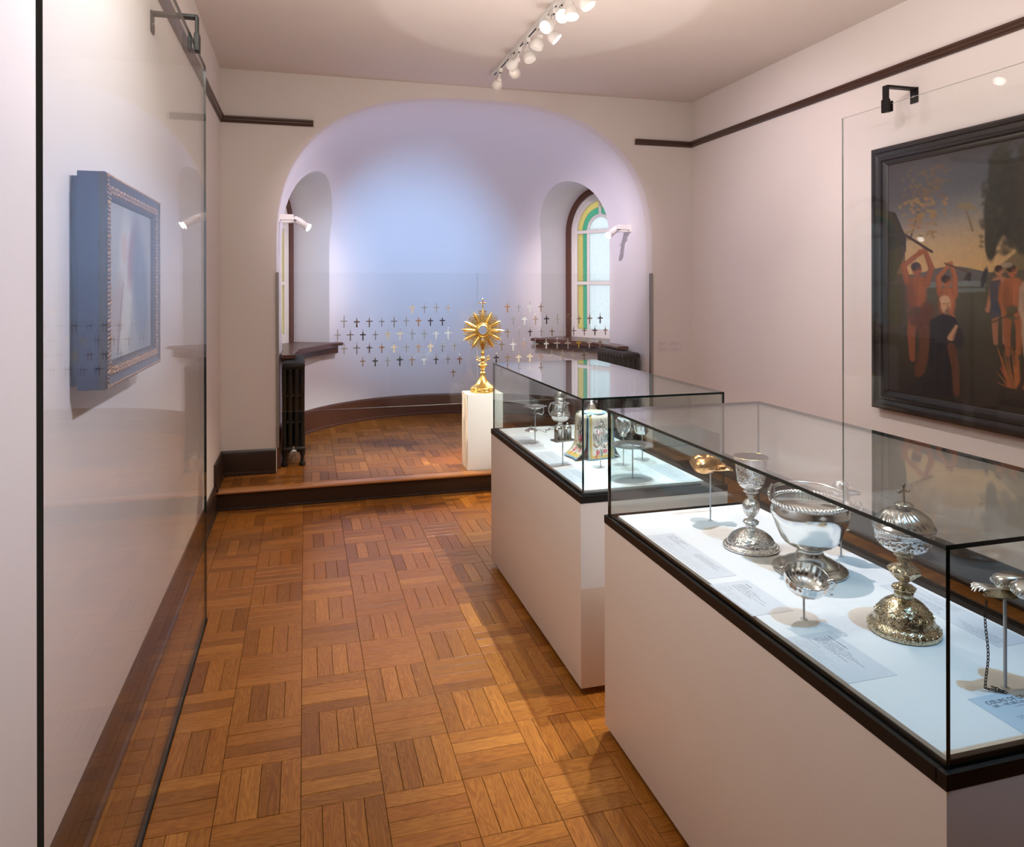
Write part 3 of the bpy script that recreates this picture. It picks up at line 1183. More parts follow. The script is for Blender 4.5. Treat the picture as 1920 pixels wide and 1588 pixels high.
for row, side, x0, ks in ROWS:
    n = len(ks)
    for i, k in enumerate(ks):
        kind = {'c': 3, 'd': 1, 'w': 1, 'o': 1, 'b': 0, 's': 2, 'g': 2, 'k': 1, 'y': 1}[k]
        if RNG.random() < .2:
            kind = int(RNG.integers(0, 4))
        o = link('wall_cross', CM[kind], None, (x0 + PX * i, YW - .007, ZR[row] + RNG.normal(0, .0012)))
        o.material_slots[0].link = 'OBJECT'
        o.material_slots[0].material = CMAT[k]
        sc = 1 + RNG.normal(0, .06)
        o.scale = (sc, 1, sc)
        inlaid = (row, side, i) in INLAID
        if n == 1:
            where = 'alone in the lowest row %s of the gold monstrance' % side
        else:
            # order counts from the monstrance outwards or from the outer end, whichever is nearer
            j = i if side == 'left' else n - 1 - i
            if j < n / 2:
                where = '%s from the outer end, %s row %s of the monstrance' % (ORD[j], RN[row], side)
            else:
                where = '%s from the monstrance in the %s row %s of it' % (ORD[n - 1 - j], RN[row], side)
        tag(o, '%s%s cross %s' % (CT[k][0], ' gold-inlaid' if inlaid else '', where), 'cross', 'crosses mounted on the glass barrier')
        link('hook', HOOK, o)
        if inlaid:
            link('inlay', INLAID[(row, side, i)], o)

# ------------------------------------------------------------------ pedestal and monstrance
t = thing('pedestal', 'white painted timber pedestal with a split weathered left side under the monstrance', 'pedestal', (1.467, 6.163, SN + .0005))
mb = MB().box(-.148, .154, -.118, .118, 0, .637, 0, .002)
mb.build('block', M['pedestal'], t, smooth=30)
mb = MB()
z = 0.
random.seed(3)
for i in range(7):      # split slabs proud of the left side
    y0 = -.117 + i * .0334
    y1 = y0 + .0334 - random.uniform(.0005, .003)
    d = random.uniform(.002, .006)
    mb.box(-.148 - d, -.146, y0, y1, 0.001, .636, 0, .0015)
mb.build('split_face', M['pedestal'], t, smooth=30)

ZP = SN + .6385
mo = thing('monstrance', 'tall gilt sunburst monstrance with a round glass centre on the white pedestal', 'monstrance', (1.475, 6.165, ZP))
CZ = 1.322 - ZP
base = [(.100, 0), (.104, .004), (.104, .012), (.098, .016), (.096, .032), (.101, .036), (.098, .044), (.082, .054), (.066, .066), (.052, .080), (.040, .098), (.030, .120), (.023, .142), (.021, .156)]
mb = MB().lathe(catmull(base, 2), 64, 0, None, lambda a, z, r, k: (r * (1 + .045 * abs(math.cos(4 * a)) * (1 if z > .03 else .4)), z))
for k in range(16):
    a = 2 * PI * k / 16
    mb.ball((.101 * math.cos(a), .100 * math.sin(a), .024), .0085, 8, 5)
mb.build('foot', M['gold'], mo, smooth=40)
stem = [(.021, .156), (.026, .160), (.024, .168), (.015, .174), (.014, .186), (.020, .190), (.020, .196), (.015, .200), (.022, .210), (.036, .224), (.038, .232), (.030, .244), (.018, .254), (.013, .264), (.016, .274), (.021, .284), (.020, .294), (.012, .304), (.011, .318), (.018, .330), (.015, .345), (.012, .365), (.020, .400), (.026, .430), (.024, .448)]
MB().lathe(catmull(stem, 3), 32, 0, None, lambda a, z, r, k: (r * (1 + .07 * math.cos(8 * a) * (1 if .2 < z < .26 else 0)), z)).build('stem', M['gold'], mo, smooth=45)
for s_ in (-1, 1):
    mb = MB()
    mb.tube([(s_ * .012, 0, .272), (s_ * .028, 0, .268), (s_ * .042, 0, .276), (s_ * .050, 0, .290), (s_ * .044, 0, .302), (s_ * .034, 0, .298)], [.004, .004, .0036, .0034, .003, .0025], 7)
    for (x, z, r) in ((.052, .276, .0085), (.046, .306, .0075), (.030, .288, .0065), (.058, .294, .006), (.036, .262, .006)):
        mb.ball((s_ * x, -.003, z), r, 8, 5, 0, (1, .6, 1))
    mb.build('scroll_branch', M['gold'], mo, smooth=60)
# lunette: heavy ring round a glass disc
ring = MB()
tp = [(.036, -.010), (.041, -.016), (.052, -.012), (.056, -.016), (.064, -.011), (.066, 0), (.064, .012), (.040, .012), (.036, .006)]
XF = Matrix.Translation((0, 0, CZ)) @ RX90
vsr, fsr = [], []
for k in range(40):
    a = 2 * PI * k / 40
    for r, y in tp:
        vsr.append((r * math.cos(a), r * math.sin(a), -y))
m_ = len(tp)
for k in range(40):
    k2 = (k + 1) % 40
    fsr += [(k * m_ + j, k2 * m_ + j, k2 * m_ + (j + 1) % m_, k * m_ + (j + 1) % m_) for j in range(m_)]
ring.add(vsr, fsr, 0, XF)
for k in range(28):
    a = 2 * PI * k / 28
    ring.ball((.060 * math.cos(a), -.015, CZ + .060 * math.sin(a)), .0042, 6, 4)
ring.build('lunette_ring', M['gold'], mo, smooth=40)
MB().lathe([(.037, -.0015), (.037, .0015)], 32, 0, XF).build('glass_disc', M['crystal'], mo, smooth=40)


def ray(mb, ang, r0, r1, w, th=.007):
    """A faceted pointed ray lying in the x-z plane, stepped in three darts."""
    R_ = Matrix.Translation((0, 0, CZ)) @ Matrix.Rotation(-ang, 4, 'Y')
    for off, rr, ww, tt in ((0, 1.0, w, th), (-w * .42, .84, w * .5, th * .8), (w * .42, .84, w * .5, th * .8)):
        e = r0 + (r1 - r0) * rr
        m1 = r0 + (e - r0) * .62
        vs = [(off * .55 - ww * .22, -.001, r0), (off * .55 + ww * .22, -.001, r0), (off * .9 + ww * .5, 0, m1), (off * 1.25, 0, e), (off * .9 - ww * .5, 0, m1),
              (off * .55, -tt, r0), (off * .95, -tt, m1), (off * .55, tt, r0), (off * .95, tt, m1)]
        fs = [(0, 5, 6, 4), (5, 1, 2, 6), (4, 6, 3), (6, 2, 3), (0, 4, 8, 7), (7, 8, 2, 1), (4, 3, 8), (8, 3, 2), (0, 7, 1, 5)]
        mb.add(vs, fs, 0, R_)


angs = [-148, -118, -92, -64, -28, 28, 64, 88, 116, 148]
for a in angs:
    mb = MB()
    ray(mb, math.radians(a), .060, .196 if abs(a) > 70 else .184, .027)
    mb.build('ray', M['gold'], mo)
fil = [-165, -133, -105, -78, -46, -10, 10, 46, 76, 102, 132, 165]
for a in fil:
    mb = MB()
    R_ = Matrix.Translation((0, .002, CZ)) @ Matrix.Rotation(-math.radians(a), 4, 'Y')
    for kx in (-1, 0, 1):
        for kk in range(4):
            rr = .078 + kk * .023
            xo = kx * (.006 + kk * .0062)
            rad = .0080 + kk * .0010
            if kx == 0:
                rr += .010
            if kk == 3 and kx != 0 and abs(a) == 10:
                continue
            mb.tube([(xo + rad * math.cos(q), 0, rr + rad * math.sin(q)) for q in [2 * PI * i / 9 for i in range(9)]], .0026, 5, 0, R_, closed=True)
        mb.tube([(kx * .005, 0, .062), (kx * .018, 0, .12), (kx * .024, 0, .150 - abs(kx) * .006)], [.003, .003, .0012], 5, 0, R_)
    mb.build('filigree', M['gold'], mo, smooth=60)
cr = MB()
cr.tube([(0, 0, CZ + .064), (0, 0, CZ + .11), (0, 0, CZ + .15), (0, 0, CZ + .19)], [.012, .016, .010, .004], 10)
for s_ in (-1, 1):
    cr.tube([(0, 0, CZ + .15), (s_ * .02, 0, CZ + .17), (s_ * .026, 0, CZ + .15), (s_ * .016, 0, CZ + .14)], [.004, .004, .0035, .002], 6)
zc_ = CZ + .235
for dx, dz in ((1, 0), (-1, 0), (0, 1.15), (0, -1.1)):
    cr.tube([(0, 0, zc_), (dx * .015, 0, zc_ + dz * .015), (dx * .027, 0, zc_ + dz * .027), (dx * .037, 0, zc_ + dz * .037)], [.0045, .004, .0075, .001], 8)
cr.build('crowning_cross', M['gold'], mo, smooth=50)
MB().ball((0, -.005, zc_), .006, 10, 6).build('red_gem', M['gem'], mo, smooth=60)

# ------------------------------------------------------------------ display cases
ZT, ZM, ZB, ZG, GT = .8273, .7979, .03, 1.2322, .009


def display_case(label, xa, xb, ya, yb):
    t = thing('display_case', label, 'display case', (xa, ya, 0))
    W_, L_ = xb - xa, yb - ya
    MB().box(0, W_, 0, L_, ZB, ZM, 0, .0015).build('body', M['case'], t, smooth=30)
    MB().box(.05, W_ - .05, .05, L_ - .05, .001, ZB).build('plinth', M['case'], t)
    mb = MB()
    e = .022
    for (x0, x1, y0, y1) in ((0, W_, 0, e), (0, W_, L_ - e, L_), (0, e, e, L_ - e), (W_ - e, W_, e, L_ - e)):
        mb.box(x0 - .001, x1 + .001, y0 - .001, y1 + .001, ZM, ZT)
    mb.box(e, W_ - e, e, L_ - e, ZM, ZT - .003)
    mb.build('trim_frame', M['black'], t)
    o = .010
    pane_box('glass_pane', o, o + GT, o, L_ - o, ZT, ZG - GT, 'x', t, 'gedge', 'caseglass')
    pane_box('glass_pane', W_ - o - GT, W_ - o, o, L_ - o, ZT, ZG - GT, 'x', t, 'gedge', 'caseglass')
    pane_box('glass_pane', o + GT, W_ - o - GT, o, o + GT, ZT, ZG - GT, 'y', t, 'gedge', 'caseglass')
    pane_box('glass_pane', o + GT, W_ - o - GT, L_ - o - GT, L_ - o, ZT, ZG - GT, 'y', t, 'gedge', 'caseglass')
    pane_box('glass_top', o, W_ - o, o, L_ - o, ZG - GT, ZG, 'z', t, 'gedge', 'caseglass')
    return t


CA = (1.0996, 1.7813, 1.0524, 2.607)
CB = (1.0997, 1.7898, 2.8585, 4.380)
ZD = .845
ca = display_case('nearer beige display case under a glass cover, holding the large silver bowl', *CA)
cb = display_case('farther beige display case under a glass cover, holding the embroidered veil', *CB)
MB().box(.030, .580, .030, 1.470, ZT - .003, ZD - .010).build('riser_board', M['steel'], ca)
MB().box(.022, .584, .022, 1.476, ZD - .010, ZD, 0, .0006).build('deck', M['deck'], ca)
MB().box(.030, .580, .012 + .02, 1.405, ZT - .003, ZD - .010).build('riser_board', M['steel'], cb)
MB().box(.022, .584, .022, 1.411, ZD - .010, ZD, 0, .0006).build('deck', M['deck'], cb)


def text_panel(x0, x1, y0, y1, turn, label, seed, blocks, base=(.66, .68, .72), ink=(.10, .11, .14)):
    """turn: 'side' reads from the aisle (lines run towards -y), 'front' reads from the near end."""
    mb = MB()
    z0, z1 = ZD, ZD + .0008
    if turn == 'side':
        uv4 = lambda x, y: ((y1 - y) / (y1 - y0), (x1 - x) / (x1 - x0))
    elif turn == 'right':
        uv4 = lambda x, y: ((y - y0) / (y1 - y0), (x - x0) / (x1 - x0))
    else:
        uv4 = lambda x, y: ((x - x0) / (x1 - x0), (y1 - y) / (y1 - y0))
    vs = [(x, y, z) for z in (z0, z1) for y in (y0, y1) for x in (x0, x1)]
    fs = [(0, 2, 3, 1), (4, 5, 7, 6), (0, 1, 5, 4), (2, 6, 7, 3), (0, 4, 6, 2), (1, 3, 7, 5)]
    uv = [uv4(vs[i][0], vs[i][1]) for f in fs for i in f]
    mb.add([(x - x0, y - y0, z - z0) for x, y, z in vs], fs, 0, None, uv)
    o = mb.build('text_panel', print_mat('printed_film', base, ink, 5, seed, blocks), None, (x0, y0, ZD))
    return tag(o, label, 'text panel', 'printed text panels on the case decks')


two = lambda n1=5, n2=6: [(.10, .14, .42, .22, 1, .85, 30), (.10, .24, .80, .24 + .05 * n1, n1, .75, 60), (.10, .60, .34, .67, 1, .35, 26), (.10, .69, .80, .69 + .045 * n2, n2, .30, 60)]
text_panel(1.128, 1.226, 1.91, 2.30, 'side', 'grey printed text panel before the silver chalice at the case edge', 1.3,
           [(.06, .10, .38, .20, 1, .8, 30), (.06, .22, .50, .42, 3, .7, 60), (.52, .16, .90, .42, 6, .75, 44), (.06, .58, .36, .66, 1, .3, 26), (.06, .68, .52, .88, 4, .28, 60), (.54, .64, .90, .90, 6, .28, 44)])
text_panel(1.112, 1.236, 1.662, 1.872, 'side', 'grey printed text panel between the chalice panel and the fluted bowl stand', 2.9, two(6, 5))
text_panel(1.122, 1.250, 1.325, 1.54, 'side', 'grey printed text panel before the covered ciborium near the case corner', 5.1, two(6, 6))
text_panel(1.575, 1.672, 1.36, 1.735, 'right', 'grey printed text panel behind the ciborium at the wall side', 7.7,
           [(.04, .10, .40, .46, 5, .5, 50), (.48, .10, .96, .20, 1, .6, 60), (.52, .22, .96, .50, 5, .6, 50), (.48, .60, .96, .94, 6, .4, 50)])
tp5 = text_panel(1.316, 1.66, 1.085, 1.208, 'front', 'pale blue printed panel headed with hearts of devotion at the near case end', 9.2,
                 [(.20, .36, .95, .41, 1, .7, 60), (.20, .90, .95, .96, 1, .3, 60), (.62, .12, .98, .40, 5, .7, 40)], base=(.50, .60, .70))
for txt, x, y, sz, ink in (('CŒURS DE DÉVOTION', .022, .094, .0155, 'ink'), ('18ᵉ - 19ᵉ SIÈCLE', .024, .082, .0115, 'ink'),
                           ('DEVOTIONAL HEARTS', .038, .038, .0145, 'greyink'), ('18TH - 19TH CENTURY', .040, .027, .0105, 'greyink')):
    fc = bpy.data.curves.new('lettering', 'FONT')
    fc.body = txt.replace('ᵉ', 'E')
    fc.size = sz
    fc.extrude = .0001
    fc.materials.append(M[ink])
    tmp = link('lettering', fc)
    bpy.context.view_layer.update()
    me = bpy.data.meshes.new_from_object(tmp.evaluated_get(bpy.context.evaluated_depsgraph_get()))
    bpy.data.objects.remove(tmp)
    link('lettering', me, tp5, (x, y, .00095))
# panels of the far case
text_panel(1.122, 1.225, 3.66, 4.02, 'side', 'pale printed text panel beside the silver dish stand in the far case', 12.1, two(5, 5), (.62, .64, .68), (.25, .27, .30))
text_panel(1.122, 1.232, 3.30, 3.62, 'side', 'pale printed text panel between the cruets and the case edge', 13.4, two(5, 5), (.62, .64, .68), (.25, .27, .30))
text_panel(1.122, 1.225, 2.92, 3.24, 'side', 'pale printed text panel at the near corner of the far case', 14.8, two(5, 6), (.62, .64, .68), (.22, .24, .28))
text_panel(1.565, 1.672, 2.90, 3.20, 'right', 'pale printed text panel right of the silver paten in the far case', 16.2, two(5, 5), (.62, .64, .68), (.25, .27, .30))


# ------------------------------------------------------------------ objects in the near case
def stand(x, y, h, label, r=.0027, cup=.010):
    t = thing('display_stand', label, 'stand', (x, y, ZD))
    MB().cyl((0, 0, .0), (0, 0, h), r, 10).build('rod', M['rod'], t, smooth=50)
    MB().lathe([(cup, h - .003), (cup, h), (.0, h)], 12).build('support', M['rod'], t, smooth=40)
    MB().lathe([(.009, 0), (.009, .0015), (r, .0018)], 12).build('foot', M['rod'], t, smooth=40)
    return t


def relief(n, amp, z0, z1, seed=0):
    """Repousse relief on a lathe: a swirling lobed pattern between two heights."""
    def f(a, z, r, k):
        if z0 < z < z1:
            q = math.sin(PI * (z - z0) / (z1 - z0))
            p = math.sin(n * a + 6 * math.sin(9 * (z - z0) / (z1 - z0) + seed)) * math.sin(n * .5 * a - 14 * (z - z0) / (z1 - z0))
            return r * (1 + amp * q * p), z
        return r, z
    return f


# gilt heart


def heart_mesh(mb, L, th, sep=.5, mi=0, xf=None, n=40, m=9, groove=.25):
    """A plump heart lying flat, its point along -x; L = length, th = half thickness."""
    def outline(a):
        x = 16 * math.sin(a) ** 3
        y = 13 * math.cos(a) - 5 * math.cos(2 * a) - 2 * math.cos(3 * a) - math.cos(4 * a)
        return Vector((y / 29 * L, x / 29 * L, 0))
    vs, fs = [], []
    for k in range(m + 1):
        la = -PI / 2 + PI * k / m
        c, s_ = max(math.cos(la), .02), math.sin(la)
        for i in range(n):
            p = outline(2 * PI * i / n)
            p = Vector((p.x + .06 * L, p.y, 0)) * (c ** .75)
            g = 1 - groove * math.exp(-(p.y / (L * .07)) ** 2) * (1 if p.x > -.05 * L else .2)
            vs.append((p.x - .06 * L, p.y, s_ * th * g))
    for k in range(m):
        for i in range(n):
            j = (i + 1) % n
            fs.append((k * n + i, (k + 1) * n + i, (k + 1) * n + j, k * n + j))
    fs.append(tuple(range(n)))
    fs.append(tuple(m * n + i for i in range(n - 1, -1, -1)))
    mb.add(vs, fs, mi, xf)
    return outline


def flame(mb, x0, L, W_, nf, mi=0, xf=None, curl=.3, leaf=True):
    for k in range(nf):
        a = (k / (nf - 1) - .5) * 1.5
        tip = (x0 + L * (1 - .25 * abs(a)), math.sin(a) * W_ * 1.1, .004 * math.cos(5 * k))
        mid = (x0 + L * .5, math.sin(a) * W_ * .62 + curl * .004 * (-1) ** k, .005)
        mb.tube([(x0, math.sin(a) * W_ * .18, 0), mid, ((mid[0] + 3 * tip[0]) / 4, (mid[1] + 3 * tip[1]) / 4, .007), tip], [W_ * .22, W_ * .30, W_ * .20, .0012], 8, mi, xf, flat=.5)


hz = ZD + .186
stand(1.421, 2.384, .179, 'thin grey rod stand carrying the gilt heart reliquary')
t = thing('heart_reliquary', 'gilt heart-shaped reliquary with a leafy flame on a thin rod in the near case', 'reliquary', (1.416, 2.384, hz), math.radians(-22))
hx = Matrix.Translation((-.018, 0, .016)) @ Matrix.Rotation(PI, 4, 'Z')
mb = MB()
hx = Matrix.Translation((-.018, 0, .020)) @ Matrix.Rotation(PI, 4, 'Z')
heart_mesh(mb, .112, .032, xf=hx, groove=.42)
mb.build('heart_body', M['gilt'], t, smooth=60)
mb = MB()
o2 = [Vector(((13 * math.cos(a) - 5 * math.cos(2 * a) - 2 * math.cos(3 * a) - math.cos(4 * a)) / 29 * -.113 - .018, 16 * math.sin(a) ** 3 / 29 * .113, .020)) for a in [2 * PI * k / 40 for k in range(40)]]
mb.tube(o2, .0028, 6, closed=True)
mb.build('rim_band', M['gilt'], t, smooth=60)
mb = MB()
flame(mb, .022, .064, .034, 7)
flame(mb, .020, .044, .030, 5, 0, Matrix.Translation((0, 0, .012)))
for k in range(9):
    mb.ball((.030 + .007 * (k % 3), -.012 + .006 * (k // 2), .012 + .002 * (k % 2)), .0065, 7, 4)
mb.build('flame', M['chasedgilt'], t, smooth=60)

# silver chalice
t = thing('chalice', 'silver chalice with gilt-lined cup and vase-shaped knop beside the gilt heart', 'chalice', (1.404, 2.105, ZD))
ft = [(.086, 0), (.089, .003), (.088, .009), (.080, .013), (.076, .016), (.074, .022), (.070, .028), (.060, .040), (.045, .051), (.028, .058), (.018, .061), (.0165, .068)]
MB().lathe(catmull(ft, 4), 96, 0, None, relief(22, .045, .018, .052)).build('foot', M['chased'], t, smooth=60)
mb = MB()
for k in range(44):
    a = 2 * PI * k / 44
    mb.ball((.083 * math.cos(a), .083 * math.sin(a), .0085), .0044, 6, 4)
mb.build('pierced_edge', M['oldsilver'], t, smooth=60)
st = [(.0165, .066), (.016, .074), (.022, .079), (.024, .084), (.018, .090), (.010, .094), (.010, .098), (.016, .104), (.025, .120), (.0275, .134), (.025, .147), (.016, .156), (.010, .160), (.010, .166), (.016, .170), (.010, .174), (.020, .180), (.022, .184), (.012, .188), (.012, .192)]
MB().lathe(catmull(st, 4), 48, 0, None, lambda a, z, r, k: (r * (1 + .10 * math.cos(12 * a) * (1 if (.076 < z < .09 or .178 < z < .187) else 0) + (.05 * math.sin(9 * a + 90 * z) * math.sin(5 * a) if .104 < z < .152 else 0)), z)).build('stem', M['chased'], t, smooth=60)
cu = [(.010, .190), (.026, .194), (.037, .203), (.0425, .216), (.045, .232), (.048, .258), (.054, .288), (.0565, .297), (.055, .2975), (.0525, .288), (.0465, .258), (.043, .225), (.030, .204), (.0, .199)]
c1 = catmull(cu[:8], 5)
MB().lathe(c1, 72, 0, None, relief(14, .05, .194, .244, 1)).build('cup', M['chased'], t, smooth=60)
MB().lathe(catmull(cu[7:], 4), 48).build('gilt_lining', M['gold'], t, smooth=60)

# large holy water bowl with swing handle
t = thing('silver_bowl', 'large silver footed bowl with gadrooned rim and swing handle beside the chalice', 'bowl', (1.462, 1.888, ZD), math.radians(-20))
ft = [(.104, 0), (.107, .003), (.105, .009), (.092, .016), (.082, .019), (.078, .025), (.066, .032), (.050, .040), (.040, .050), (.037, .062), (.041, .068), (.041, .073)]
MB().lathe(catmull(ft, 4), 72, 0, None, relief(30, .02, .002, .018)).build('foot', M['oldsilver'], t, smooth=50)
mb = MB()
mb.tube([(.042 * math.cos(a), .042 * math.sin(a), .072) for a in [2 * PI * k / 36 for k in range(36)]], .003, 6, closed=True)
mb.build('beaded_collar', M['oldsilver'], t, smooth=60)
bd = [(.040, .073), (.062, .078), (.078, .090), (.090, .112), (.101, .138), (.110, .162), (.1125, .180), (.108, .196), (.102, .204)]
MB().lathe(catmull(bd, 5), 96, 0, None, lambda a, z, r, k: (r * (1 + (.022 * (abs(math.sin(9 * a)) - .5) * max(0, 1 - (z - .075) / .062) if z < .137 else 0)), z)).build('body', M['silver'], t, smooth=50)
inn = [(.101, .205), (.106, .190), (.108, .176), (.098, .140), (.080, .10), (.05, .083), (.001, .080)]
MB().lathe(catmull(inn, 3), 64, cap=False).build('interior', M['oldsilver'], t, smooth=60)
mb = MB()
for k in range(60):
    a = 2 * PI * k / 60
    c_ = Vector((.1075 * math.cos(a), .1075 * math.sin(a), .206))
    tg = Vector((-math.sin(a), math.cos(a), 0)) * .006
    rd = Vector((math.cos(a), math.sin(a), 0)) * .006
    mb.tube([c_ - tg - rd, c_ + Vector((0, 0, .003)), c_ + tg + rd], [.003, .0058, .003], 6)
mb.build('gadrooned_rim', M['silver'], t, smooth=60)
mb = MB()
hp = []
for k in range(25):
    a = PI * k / 24
    hp.append((.111 * math.cos(a), .112 * math.sin(a) + .006, .222 + .010 * math.sin(a)))
mb.tube(hp, [.0042 + .002 * math.sin(PI * k / 24) for k in range(25)], 8)
mb.build('swing_handle', M['oldsilver'], t, smooth=60)
for s_ in (-1, 1):
    mb = MB()
    mb.tube([(s_ * .108, .006, .205), (s_ * .111, .010, .222), (s_ * .110, .012, .236), (s_ * .108, .012, .256)], [.009, .010, .011, .001], 10)
    mb.ball((s_ * .118, .008, .226), .007, 8, 5)
    mb.ball((s_ * .100, .010, .224), .006, 8, 5)
    mb.build('handle_lug', M['oldsilver'], t, smooth=60)

# small fluted bowl on a rod in front
stand(1.232, 1.615, .066, 'short grey rod stand under the small fluted silver bowl', cup=.016)
t = thing('fluted_bowl', 'small fluted silver bowl with a scroll handle on a rod before the large bowl', 'bowl', (1.232, 1.615, ZD + .067), math.radians(-35))
pr = [(.014, 0), (.034, .004), (.047, .013), (.053, .027), (.0545, .040), (.0555, .046), (.0530, .046), (.0505, .028), (.043, .015), (.028, .008), (.001, .006)]
TILT = t
MB().lathe(catmull(pr, 4), 96, 0, None, lambda a, z, r, k: (r * (1 + .035 * (abs(math.sin(10 * a)) - .5)), z)).build('bowl_body', M['silver'], t, smooth=60)
mb = MB()
mb.tube([(.050, 0, .046), (.060, 0, .052), (.068, 0, .044), (.066, 0, .028), (.058, 0, .018), (.062, 0, .008), (.068, 0, .012)], [.0035, .004, .0038, .0036, .0034, .003, .0018], 7)
mb.tube([(-.050, 0, .046), (-.060, 0, .054), (-.066, 0, .046), (-.060, 0, .040)], [.0035, .004, .0035, .002], 7)
mb.build('scroll_handle', M['silver'], t, smooth=60)
TILT.rotation_euler = (math.radians(17), math.radians(9), math.radians(-35))
TILT.location.z += .006

# ewer behind the bowl, on a rod
stand(1.629, 1.955, .086, 'grey rod stand behind the large bowl carrying the small ewer', cup=.016)
t = thing('ewer', 'small covered silver ewer with a spout on a rod behind the large bowl', 'ewer', (1.629, 1.955, ZD + .087), math.radians(-38))
pr = [(.028, 0), (.030, .003), (.026, .006), (.014, .010), (.010, .018), (.016, .028), (.030, .044), (.035, .062), (.032, .080), (.022, .096), (.019, .106), (.022, .114)]
MB().lathe(catmull(pr, 4), 40, 0, None, lambda a, z, r, k: (r * (1 + .03 * math.cos(10 * a) * (1 if .03 < z < .09 else 0)), z)).build('ewer_body', M['silver'], t, smooth=60)
mb = MB()
mb.lathe(catmull([(.024, .114), (.027, .118), (.026, .132), (.020, .146), (.010, .153), (.001, .155)], 3), 32)
mb.tube([(.012, 0, .122), (.032, 0, .124), (.050, 0, .120), (.056, 0, .122)], [.022, .016, .010, .008], 12)
mb.build('hinged_lid', M['silver'], t, smooth=60)
mb = MB()
mb.tube([(.033, 0, .062), (.050, 0, .058), (.060, 0, .072), (.055, 0, .088), (.044, 0, .09), (.04, 0, .078)], [.004, .0045, .004, .0036, .003, .002], 7)
mb.tube([(-.020, 0, .112), (-.045, 0, .118), (-.055, 0, .090), (-.045, 0, .06), (-.034, 0, .052)], [.004, .0045, .0042, .0038, .003], 7)
mb.build('scroll_handle', M['silver'], t, smooth=60)

# covered ciborium, parcel gilt
t = thing('ciborium', 'tall covered parcel-gilt silver ciborium topped by a small cross, right of the large bowl', 'ciborium', (1.428, 1.492, ZD))
ft = [(.080, 0), (.083, .003), (.082, .012), (.077, .020), (.073, .024), (.070, .028), (.068, .034), (.063, .046), (.054, .060), (.042, .072), (.027, .081), (.022, .084), (.022, .094)]
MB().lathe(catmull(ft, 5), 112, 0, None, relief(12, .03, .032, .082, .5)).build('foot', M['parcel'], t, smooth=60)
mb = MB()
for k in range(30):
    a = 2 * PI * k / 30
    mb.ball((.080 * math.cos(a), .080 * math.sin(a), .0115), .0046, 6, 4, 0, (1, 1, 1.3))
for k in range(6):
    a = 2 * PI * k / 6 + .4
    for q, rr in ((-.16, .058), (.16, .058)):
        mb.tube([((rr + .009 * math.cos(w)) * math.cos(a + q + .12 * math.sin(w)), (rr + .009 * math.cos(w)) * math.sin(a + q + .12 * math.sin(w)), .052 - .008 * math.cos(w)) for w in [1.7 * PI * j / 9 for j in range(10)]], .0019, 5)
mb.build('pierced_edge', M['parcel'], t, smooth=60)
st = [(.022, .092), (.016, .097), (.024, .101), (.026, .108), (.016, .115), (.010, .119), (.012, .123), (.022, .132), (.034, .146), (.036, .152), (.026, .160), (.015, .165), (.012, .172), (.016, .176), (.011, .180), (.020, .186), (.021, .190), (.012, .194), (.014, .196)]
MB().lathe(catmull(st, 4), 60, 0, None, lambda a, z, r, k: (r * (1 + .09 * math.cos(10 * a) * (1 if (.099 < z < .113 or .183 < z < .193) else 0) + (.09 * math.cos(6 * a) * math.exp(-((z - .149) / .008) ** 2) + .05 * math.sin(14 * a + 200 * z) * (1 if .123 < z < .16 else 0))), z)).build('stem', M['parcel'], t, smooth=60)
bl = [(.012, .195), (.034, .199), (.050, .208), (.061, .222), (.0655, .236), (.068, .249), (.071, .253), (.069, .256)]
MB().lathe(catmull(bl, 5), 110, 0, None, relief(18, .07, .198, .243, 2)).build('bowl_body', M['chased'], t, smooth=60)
ld = [(.0705, .2565), (.072, .260), (.066, .268), (.056, .283), (.040, .296), (.024, .303), (.017, .305), (.021, .309), (.022, .313), (.014, .317), (.004, .319)]
MB().lathe(catmull(ld, 5), 110, 0, None, lambda a, z, r, k: (r * (1 + .035 * math.sin(26 * a + 22 * (z - .26) * 10) * (1 if .268 < z < .302 else 0)), z)).build('lid', M['oldsilver'], t, smooth=60)
mb = MB()
mb.tube([(0, 0, .317), (0, 0, .360)], .0032, 8)
mb.tube([(-.013, 0, .345), (.013, 0, .345)], .003, 8)
for x, z in ((-.014, .345), (.014, .345), (0, .361)):
    mb.ball((x, 0, z), .0045, 8, 5)
mb.build('cross_finial', M['parcel'], t, smooth=60)

# silver heart with flame and chain at the near end
stand(1.43, 1.22, .196, 'grey rod stand under the silver heart pendant at the near case end', r=.0036)
t = thing('heart_pendant', 'silver heart pendant with a flame and hanging chain at the near case end', 'pendant', (1.43, 1.22, ZD + .197), math.radians(-8))
mb = MB()
heart_mesh(mb, .100, .020, xf=Matrix.Translation((.040, 0, .018)) @ Matrix.Rotation(PI, 4, 'Z'), groove=.15)
mb.build('heart_body', M['oldsilver'], t, smooth=60)
mb = MB()
for k in range(64):
    a = 2 * PI * k / 64
    x = 16 * math.sin(a) ** 3
    y = 13 * math.cos(a) - 5 * math.cos(2 * a) - 2 * math.cos(3 * a) - math.cos(4 * a)
    mb.ball((.040 - y / 29 * .101, -x / 29 * .101, .016), .0023, 6, 4)
mb.build('beaded_edge', M['oldsilver'], t, smooth=60)
mb = MB()
flame(mb, .012, .066, .024, 6, xf=Matrix.Rotation(PI, 4, 'Z') @ Matrix.Translation((0, 0, .016)))
mb.build('flame', M['silver'], t, smooth=60)
bp = []
for k in range(20):
    a = 2 * PI * k / 20
    bp.append((.004 + .052 * math.cos(a) + (.012 if math.cos(a) > 0 else 0), .022 * math.sin(a)))
MB().prism(bp, .001, .003).build('back_plate', M['parcel'], t)
mb = MB()
cpts = []
